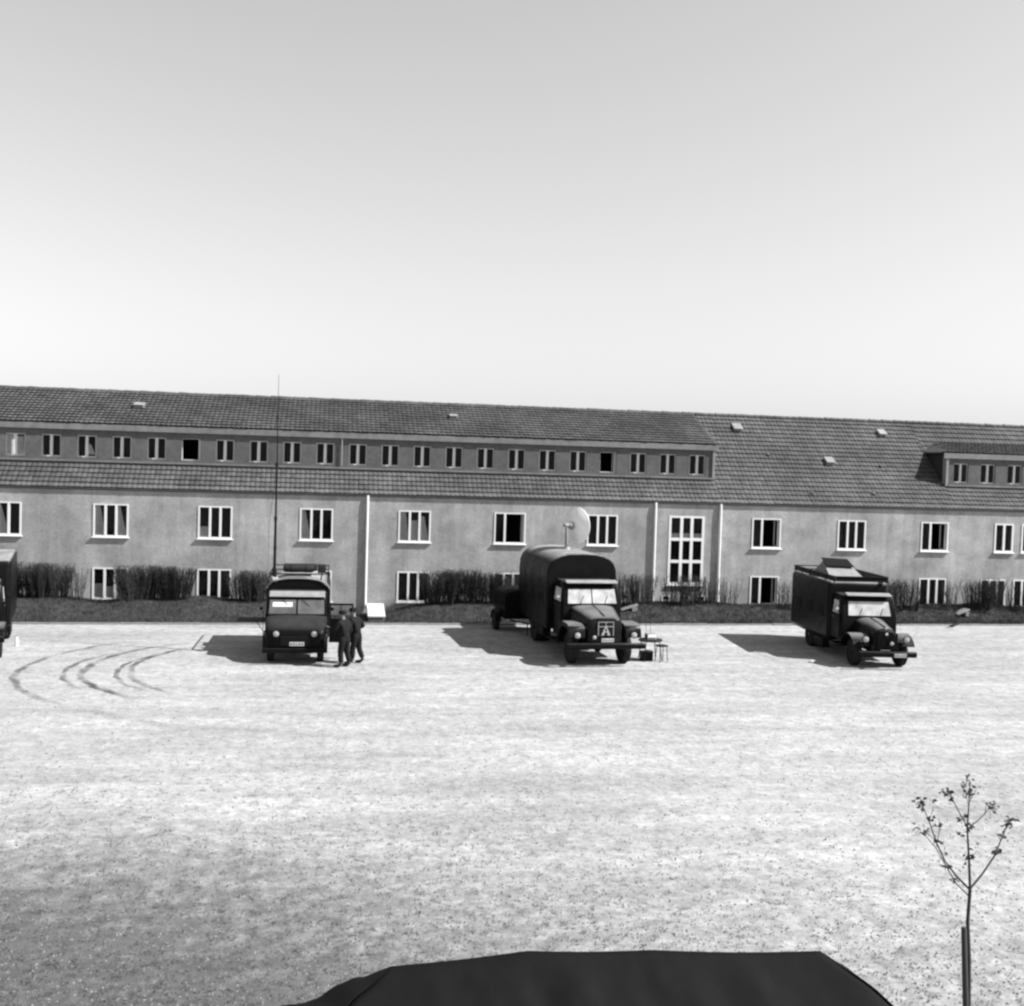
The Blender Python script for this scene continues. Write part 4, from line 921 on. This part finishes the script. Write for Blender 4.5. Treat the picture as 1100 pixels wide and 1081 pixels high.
# ------------------------------------------------------------------ people
def skin_obj(name, m, parent, pts, edges, root, sub=1):
    me = bpy.data.meshes.new(name); names = list(pts); idx = {k: i for i, k in enumerate(names)}
    me.from_pydata([pts[k][0] for k in names], [(idx[a], idx[b]) for a, b in edges], []); me.materials.append(M[m])
    o = link(name, me, parent); sm = o.modifiers.new('skin', 'SKIN'); sm.use_smooth_shade = True
    lay = me.skin_vertices[0] if me.skin_vertices else None
    if lay is None:
        bm = bmesh.new(); bm.from_mesh(me); bm.verts.layers.skin.verify(); bm.to_mesh(me); bm.free(); lay = me.skin_vertices[0]
    for k in names:
        r = pts[k][1]; lay.data[idx[k]].radius = r if isinstance(r, tuple) else (r, r); lay.data[idx[k]].use_root = (k == root)
    sb_ = o.modifiers.new('sub', 'SUBSURF'); sb_.levels = sub; sb_.render_levels = sub
    return o
def person(label, loc, rz, arms, lean=.05, step=.06, head_turn=0):
    t = thing('person', label, 'person', loc, rz)
    def L_(x, y, z): return (x, y-lean*max(0, z-.9), z)       # leans forward above the hip (faces -y)
    J = {'pel': (L_(0, .0, .93), (.13, .10)), 'spi': (L_(0, .0, 1.12), (.13, .10)), 'che': (L_(0, .0, 1.34), (.16, .11)), 'nec': (L_(0, .0, 1.50), .055), 'jaw': (L_(0, -.03, 1.57), (.06, .07)), 'fac': (L_(0, -.02, 1.65), (.075, .09)), 'cro': (L_(0, .0, 1.735), (.06, .075)), 'nos': (L_(0, -.125, 1.625), .012)}
    E_ = [('pel', 'spi'), ('spi', 'che'), ('che', 'nec'), ('nec', 'jaw'), ('jaw', 'fac'), ('fac', 'cro'), ('fac', 'nos')]
    for s, n in ((-1, 'l'), (1, 'r')):
        J['hip'+n] = ((s*.10, 0, .88), .085); J['kne'+n] = ((s*.11, -.03-s*step*.4, .49), .058); J['ank'+n] = ((s*.12, .03-s*step, .09), .04); J['toe'+n] = ((s*.135, -.15-s*step, .035), .034)
        E_ += [('pel', 'hip'+n), ('hip'+n, 'kne'+n), ('kne'+n, 'ank'+n), ('ank'+n, 'toe'+n)]
        el, wr_ = arms[n]; sh = Vector(L_(s*.185, 0, 1.42)); el = Vector(L_(*el)); wr_ = Vector(L_(*wr_)); d = (wr_-el).normalized(); side = d.cross(Vector((0, 1, 0)));
        side = side.normalized() if side.length > .1 else Vector((1, 0, 0))
        J['sho'+n] = (tuple(sh), .06); J['elb'+n] = (tuple(el), .042); J['wri'+n] = (tuple(wr_), .028); J['pal'+n] = (tuple(wr_+d*.07), (.038, .018))
        E_ += [('che', 'sho'+n), ('sho'+n, 'elb'+n), ('elb'+n, 'wri'+n), ('wri'+n, 'pal'+n)]
        for k, (o_, ln_) in enumerate(((-.03, .06), (-.01, .075), (.01, .072), (.03, .055))):
            a = wr_+d*.095+side*o_; b = a+d*ln_*.55+Vector((0, -.008, 0)); c = a+d*ln_+Vector((0, -.025, 0))
            J[f'f{k}a{n}'] = (tuple(a), .010); J[f'f{k}b{n}'] = (tuple(b), .009); J[f'f{k}c{n}'] = (tuple(c), .007); E_ += [('pal'+n, f'f{k}a{n}'), (f'f{k}a{n}', f'f{k}b{n}'), (f'f{k}b{n}', f'f{k}c{n}')]
        a = wr_+d*.03-side*.035; J['tha'+n] = (tuple(a), .011); J['thb'+n] = (tuple(a+d*.05-side*.025), .009); E_ += [('wri'+n, 'tha'+n), ('tha'+n, 'thb'+n)]
    JB = dict(J)
    for k in JB:
        if k[:3] in ('pel', 'spi', 'che', 'sho', 'elb', 'hip', 'kne', 'ank', 'toe'):
            q, rr_ = JB[k]; JB[k] = (q, tuple(v*.55 for v in rr_) if isinstance(rr_, tuple) else rr_*.55)
    body = skin_obj('body', 'skin', t, JB, E_, 'pel', 1)
    for s in (-1, 1):
        MB().lathe([(.002, -.01), (.009, -.005), (.009, .004), (.002, .01)], L_(s*.032, -.105, 1.662), 'y', 8).build('eye', 'plate_ink', t)
        MB().lathe([(.004, -.012), (.028, -.004), (.028, .006), (.004, .012)], L_(s*.085, .0, 1.645), 'x', 10).build('ear', 'skin', t, smooth=60)
    jk = {k: J[k] for k in ('spi',)}; g_ = {'hem': (L_(0, .0, .84), .128), 'wai': (L_(0, 0, .98), .135), 'spi': (L_(0, .0, 1.14), (.155, .125)), 'che': (L_(0, .0, 1.36), (.185, .13)), 'col': (L_(0, .0, 1.50), (.075, .075))}
    ge = [('hem', 'wai'), ('wai', 'spi'), ('spi', 'che'), ('che', 'col')]
    for n in 'lr':
        g_['sho'+n] = (J['sho'+n][0], .085); g_['elb'+n] = (J['elb'+n][0], .062); wv = Vector(J['elb'+n][0]).lerp(Vector(J['wri'+n][0]), .93); g_['wri'+n] = (tuple(wv), .045); ge += [('che', 'sho'+n), ('sho'+n, 'elb'+n), ('elb'+n, 'wri'+n)]
    skin_obj('jacket', 'uniform', t, g_, ge, 'spi')
    p_ = {'top': (L_(0, 0, 1.06), .10), 'pel': (J['pel'][0], .118)}; pe = [('top', 'pel')]
    for n in 'lr':
        p_['hip'+n] = (J['hip'+n][0], .105); p_['kne'+n] = (J['kne'+n][0], .082); a = J['ank'+n][0]; p_['cuf'+n] = ((a[0], a[1], a[2]+.07), .072); pe += [('pel', 'hip'+n), ('hip'+n, 'kne'+n), ('kne'+n, 'cuf'+n)]
        a, b = Vector(J['ank'+n][0]), Vector(J['toe'+n][0])
        skin_obj('boot', 'boot', t, {'a': (tuple(a+Vector((0, 0, .09))), .06), 'b': (tuple(a+Vector((0, 0, -.025))), .06), 'c': (tuple(b.lerp(a, .3)), (.052, .045)), 'd': (tuple(b+Vector((0, -.04, 0))), (.045, .035))}, [('a', 'b'), ('b', 'c'), ('c', 'd')], 'b')
    skin_obj('trousers', 'uniform', t, p_, pe, 'pel')
    c = L_(0, -.005, 1.70)
    cp = MB().lathe([(.098, -.03), (.104, 0), (.105, .04), (.09, .075), (.04, .09), (.002, .092)], c, 'z', 18).build('cap', 'uniform', t, smooth=50)
    MB().pane([(c[0]-.07, c[1]-.085, c[2]-.005), (c[0]+.07, c[1]-.085, c[2]-.005), (c[0]+.05, c[1]-.17, c[2]-.03), (c[0]-.05, c[1]-.17, c[2]-.03)], .008).build('peak', 'uniform', cp)
    t.scale = (1.22, 1.22, 1.02)
    return t
person('person in dark uniform and cap standing nearest the open truck door, arm hanging', (.50, 34.45, 0), R(-125), {'l': ((-.26, .03, 1.13), (-.25, -.10, .90)), 'r': ((.27, -.10, 1.18), (.20, -.34, 1.24))}, .10, .05)
person('person in dark uniform leaning forward at right of the pair by the radio truck', (.90, 35.05, 0), R(-118), {'l': ((-.28, .10, 1.16), (-.22, -.14, 1.06)), 'r': ((.27, -.06, 1.14), (.16, -.30, 1.10))}, .16, .09)

# ------------------------------------------------------------------ sapling and stake
TY = 11.0
sap = thing('sapling_tree', 'slender young tree with budding branches at the lower right', 'tree', (7.38, TY, 0))
def tp(x, y, dy=0):
    p = FX(x, y, TY+dy); return Vector((p.x-7.38, p.y-TY, p.z))
tk = MB(); cl = []
tk.tube([(-.0, 0, -.05), (.0, 0, .3), tp(1040.5, 1081), tp(1041, 1030), tp(1039.5, 990), tp(1042, 956)], [.038, .032, .026, .023, .021, .019], 10)
tk.build('trunk', 'bark', sap, smooth=60)
br = MB()
def limb(pts, r0, r1):
    n = len(pts); br.tube(pts, [r0+(r1-r0)*i/(n-1) for i in range(n)], 6); return pts
limb([tp(1042, 956), tp(1041, 925), tp(1039, 890), tp(1041, 862), tp(1042, 840)], .016, .004)
limb([tp(1041, 955), tp(1028, 942, .05), tp(1015, 925, .1), tp(1005, 903, .12), tp(998, 882, .15), tp(990, 863, .18)], .013, .004)
limb([tp(1040, 962), tp(1026, 948, -.08), tp(1016, 930, -.12), tp(1006, 912, -.14), tp(996, 900, -.18), tp(988, 893, -.2)], .008, .003)
limb([tp(1042, 955), tp(1056, 938, .06), tp(1068, 920, .08), tp(1075, 903, .1), tp(1084, 882, .12)], .013, .005)
limb([tp(1039, 888), tp(1030, 872, .05), tp(1022, 856, .07), tp(1018, 848, .08)], .007, .003)
limb([tp(1040, 890), tp(1050, 882, -.05), tp(1058, 874, -.08), tp(1065, 864, -.1)], .007, .003)
limb([tp(1007, 905, .12), tp(1009, 892, .12), tp(1009, 880, .13)], .005, .002)
rt_ = random.Random(9)
for x, y, dy, dx_, dyy in ((1041, 925, 0, 9, -12), (1039, 905, 0, -8, -9), (1041, 868, 0, -5, -22), (1041, 862, 0, 7, -13), (1015, 925, .1, -9, -7), (1005, 903, .12, -8, -8), (998, 882, .15, 5, -16), (994, 872, .16, -9, -9), (1068, 920, .08, 7, -7), (1075, 903, .1, -5, -9), (1080, 892, .11, 7, -12), (1022, 856, .07, -10, -6), (1058, 874, -.08, 2, -12), (1028, 942, .05, -6, -2), (1062, 868, -.09, 12, -2)):
    limb([tp(x, y, dy), tp(x+dx_*.5, y+dyy*.45, dy+rt_.uniform(-.04, .04)), tp(x+dx_, y+dyy, dy+rt_.uniform(-.07, .07))], .004, .0018)
br.build('branches', 'bark', sap, smooth=60)
CL = [(1042, 838, 0, 7), (1036, 844, 0, 5), (1048, 848, 0, 4), (1041, 852, 0, 12), (1018, 850, .08, 9), (1012, 849, .08, 4), (1021, 858, .07, 6), (1065, 868, -.1, 12), (1059, 863, -.1, 3), (1068, 863, -.1, 4), (1076, 868, -.1, 2), (1083, 885, .12, 14), (1078, 898, .1, 9), (1072, 914, .09, 9), (1085, 880, .12, 8),
      (990, 866, .18, 10), (984, 861, .18, 5), (991, 858, .18, 4), (1000, 861, .16, 3), (999, 880, .15, 10), (992, 893, -.18, 8), (986, 891, -.2, 6), (1008, 886, .13, 7), (1006, 904, .12, 8), (1014, 916, .1, 5), (1018, 931, -.1, 7), (1025, 946, -.06, 8), (1033, 879, .04, 9), (1031, 896, .0, 4), (1041, 887, 0, 10), (1040, 921, 0, 12), (1047, 911, 0, 4), (1038, 930, 0, 4)]
lf = MB(); rl = random.Random(5)
for x, y, dy, n in CL:
    c = tp(x, y, dy)
    for _ in range(int(n*1.4)):
        p = c+Vector((rl.gauss(0, .018), rl.gauss(0, .02), rl.gauss(0, .018))); d = Vector((rl.uniform(-1, 1), rl.uniform(-1, 1), rl.uniform(-.8, .6))).normalized(); s_ = d.orthogonal().normalized(); l = rl.uniform(.035, .075)
        nn = d.cross(s_)*l*.12
        lf.add([p, p+d*l*.45+s_*l*.30+nn, p+d*l, p+d*l*.45-s_*l*.30+nn, p+d*l*.5], [(0, 4, 1), (1, 4, 2), (0, 3, 4), (4, 3, 2)])
me = bpy.data.meshes.new('leaves'); me.from_pydata(lf.v, [], lf.f); me.materials.append(M['leaf']); tag(link('leaves', me, sap), kind='stuff')
sk_ = thing('tree_stake', 'dark wooden stake beside the sapling trunk', 'stake', (7.30, TY-.06, 0))
p = FX(1035.5, 996, TY-.06)
a = Vector((0, 0, -.1)); b = Vector((p.x-7.30, 0, p.z))
MB().tube([a, a.lerp(b, .5)+Vector((.003, 0, 0)), b-Vector((0, 0, .02)), b], [.035, .033, .031, .024], 8).build('post', 'wood_dark', sk_, smooth=50)
tie = MB().tube([(p.x-7.30, 0, p.z-.18), (p.x-7.30+.04, .05, p.z-.17), (p.x-7.30+.085, .06, p.z-.18)], .009, 5).build('tie', 'black_metal', sk_)

# ------------------------------------------------------------------ foreground tent
ZR = 2.25
A = G(420, 1038, 2.12); B = G(566, 1021.5, ZR); Cc = G(700, 1020.5, ZR+.01); Dd = G(881, 1021.5, ZR)
far_l = G(250, 1104, 1.35); far_r = G(1002, 1112, 1.35)
oy = .5*(B.y+Dd.y); org = Vector((3.0, oy, 0))
tent = thing('tent', 'dark canvas tent with hipped roof at the bottom edge of the picture', 'tent', org)
zE = 1.35; depth = 1.5
FL = Vector((far_l.x, far_l.y, zE)); FRr = Vector((far_r.x, far_r.y, zE))
yb_far = max(FL.y, FRr.y)
NL = Vector((FL.x-.35, B.y-depth, zE)); NR = Vector((FRr.x+.25, Dd.y-depth, zE))
def sag_line(p, q, n, s): return [p.lerp(q, i/n)+Vector((0, 0, -s*math.sin(PI*i/n))) for i in range(n+1)]
ridge = sag_line(A, B, 5, .01)[:-1]+sag_line(B, Cc, 5, .012)[:-1]+sag_line(Cc, Dd, 6, .018)
from mathutils import noise as mnoise
def dens(l, k):
    out = []
    for i in range(len(l)-1): out += [l[i].lerp(l[i+1], t/k) for t in range(k)]
    return out+[l[-1]]
def surf(name, top, bot, nrow=30, sag=.05, k=4):
    top, bot = dens(top, k), dens(bot, k); n = len(top); mb = MB()
    for j in range(nrow+1):
        f = j/nrow
        for i in range(n):
            p = top[i].lerp(bot[i], f); e = min(1, f*5)*min(1, (1-f)*6+.2)
            fold = mnoise.noise(Vector((p.x*3.2+p.y*.8, p.y*.7, 3.1)))*.055+mnoise.noise(Vector((p.x*9, p.y*2.5, 7.7)))*.022+mnoise.noise(p*22)*.003
            p = p+Vector((0, 0, -sag*math.sin(PI*f)*(.6+.4*math.sin(PI*i/(n-1)))+fold*e)); mb.v.append(tuple(p-org))
    mb.f = [(j*n+i, j*n+i+1, (j+1)*n+i+1, (j+1)*n+i) for j in range(nrow) for i in range(n-1)]
    o = mb.build(name, 'canvas', tent, smooth=70); so_ = o.modifiers.new('thick', 'SOLIDIFY'); so_.thickness = .006; return o
n = len(ridge)
surf('near_roof_panel', ridge, [NL.lerp(NR, i/(n-1)) for i in range(n)])
surf('far_roof_panel', ridge, [FL.lerp(FRr, i/(n-1)) for i in range(n)], sag=-.0)
surf('hip_panel', [A]*7, [FL.lerp(NL, i/6) for i in range(7)], sag=-.015)
surf('hip_panel', [Dd]*7, [FRr.lerp(NR, i/6) for i in range(7)], sag=.0)
cor = [NL, NR, FRr, FL]
for i in range(4):
    a, b = cor[i], cor[(i+1) % 4]
    q = [a, b, Vector((b.x, b.y, .02)), Vector((a.x, a.y, .02))]
    MB().pane([p_-org for p_ in q], .008).build('wall_panel', 'canvas', tent)
for p_ in (A, B, Dd): MB().tube([Vector((p_.x, p_.y, 0))-org, p_-org-Vector((0, 0, .02))], .03, 8).build('pole', 'wood_dark', tent)

# ------------------------------------------------------------------ small things
p = G(1023, 676)
bi = thing('bird', 'small dark bird on the gravel edge near the right truck', 'bird', (p.x, p.y, 0), R(60))
MB().lathe([(.004, -.20), (.03, -.14), (.055, -.06), (.06, .02), (.045, .09), (.03, .12), (.004, .14)], (0, 0, .15), 'y', 12).warp(lambda x, y, z: (x, y, z-.30*y)).build('body', 'feather', bi, smooth=60)
MB().lathe([(.003, -.05), (.03, -.03), (.038, 0), (.03, .03), (.003, .045)], (0, -.19, .24), 'z', 10).build('head', 'feather', bi, smooth=60)
MB().tube([(0, -.22, .24), (0, -.285, .23)], [.014, .003], 6).build('beak', 'feather', bi); MB().prism_x([(.11, .10), (.28, .06), (.28, .045), (.11, .07)], -.03, .03).build('tail', 'feather', bi)
for s in (-1, 1): MB().tube([(s*.025, -.01, .10), (s*.03, .0, 0)], .006, 5).build('leg', 'feather', bi)
p = G(872, 712)
st_ = MB()
st_.lathe([(.02, 0), (.08, .01), (.10, .04), (.08, .08), (.01, .09)], (0, 0, 0), 'z', 9).warp(lambda x, y, z: (x*1.15+.02*math.sin(y*30), y*.8, z))
o = st_.build('white_stone', 'concrete', smooth=40); o.location = (p.x, p.y, 0); tag(o, 'small white stone on the gravel in front of the right truck', 'stone')
p = G(18, 694)
bt = thing('bottle', 'pale bottle standing on the gravel beside the left-edge truck', 'bottle', (p.x, p.y, 0))
MB().lathe([(.04, 0), (.055, .01), (.055, .19), (.025, .25), (.02, .33)], (0, 0, 0), 'z', 14).build('glass_body', 'dish', bt, smooth=50); MB().lathe([(.024, .332), (.024, .355), (.002, .356)], (0, 0, 0), 'z', 12).build('stopper', 'black_metal', bt)
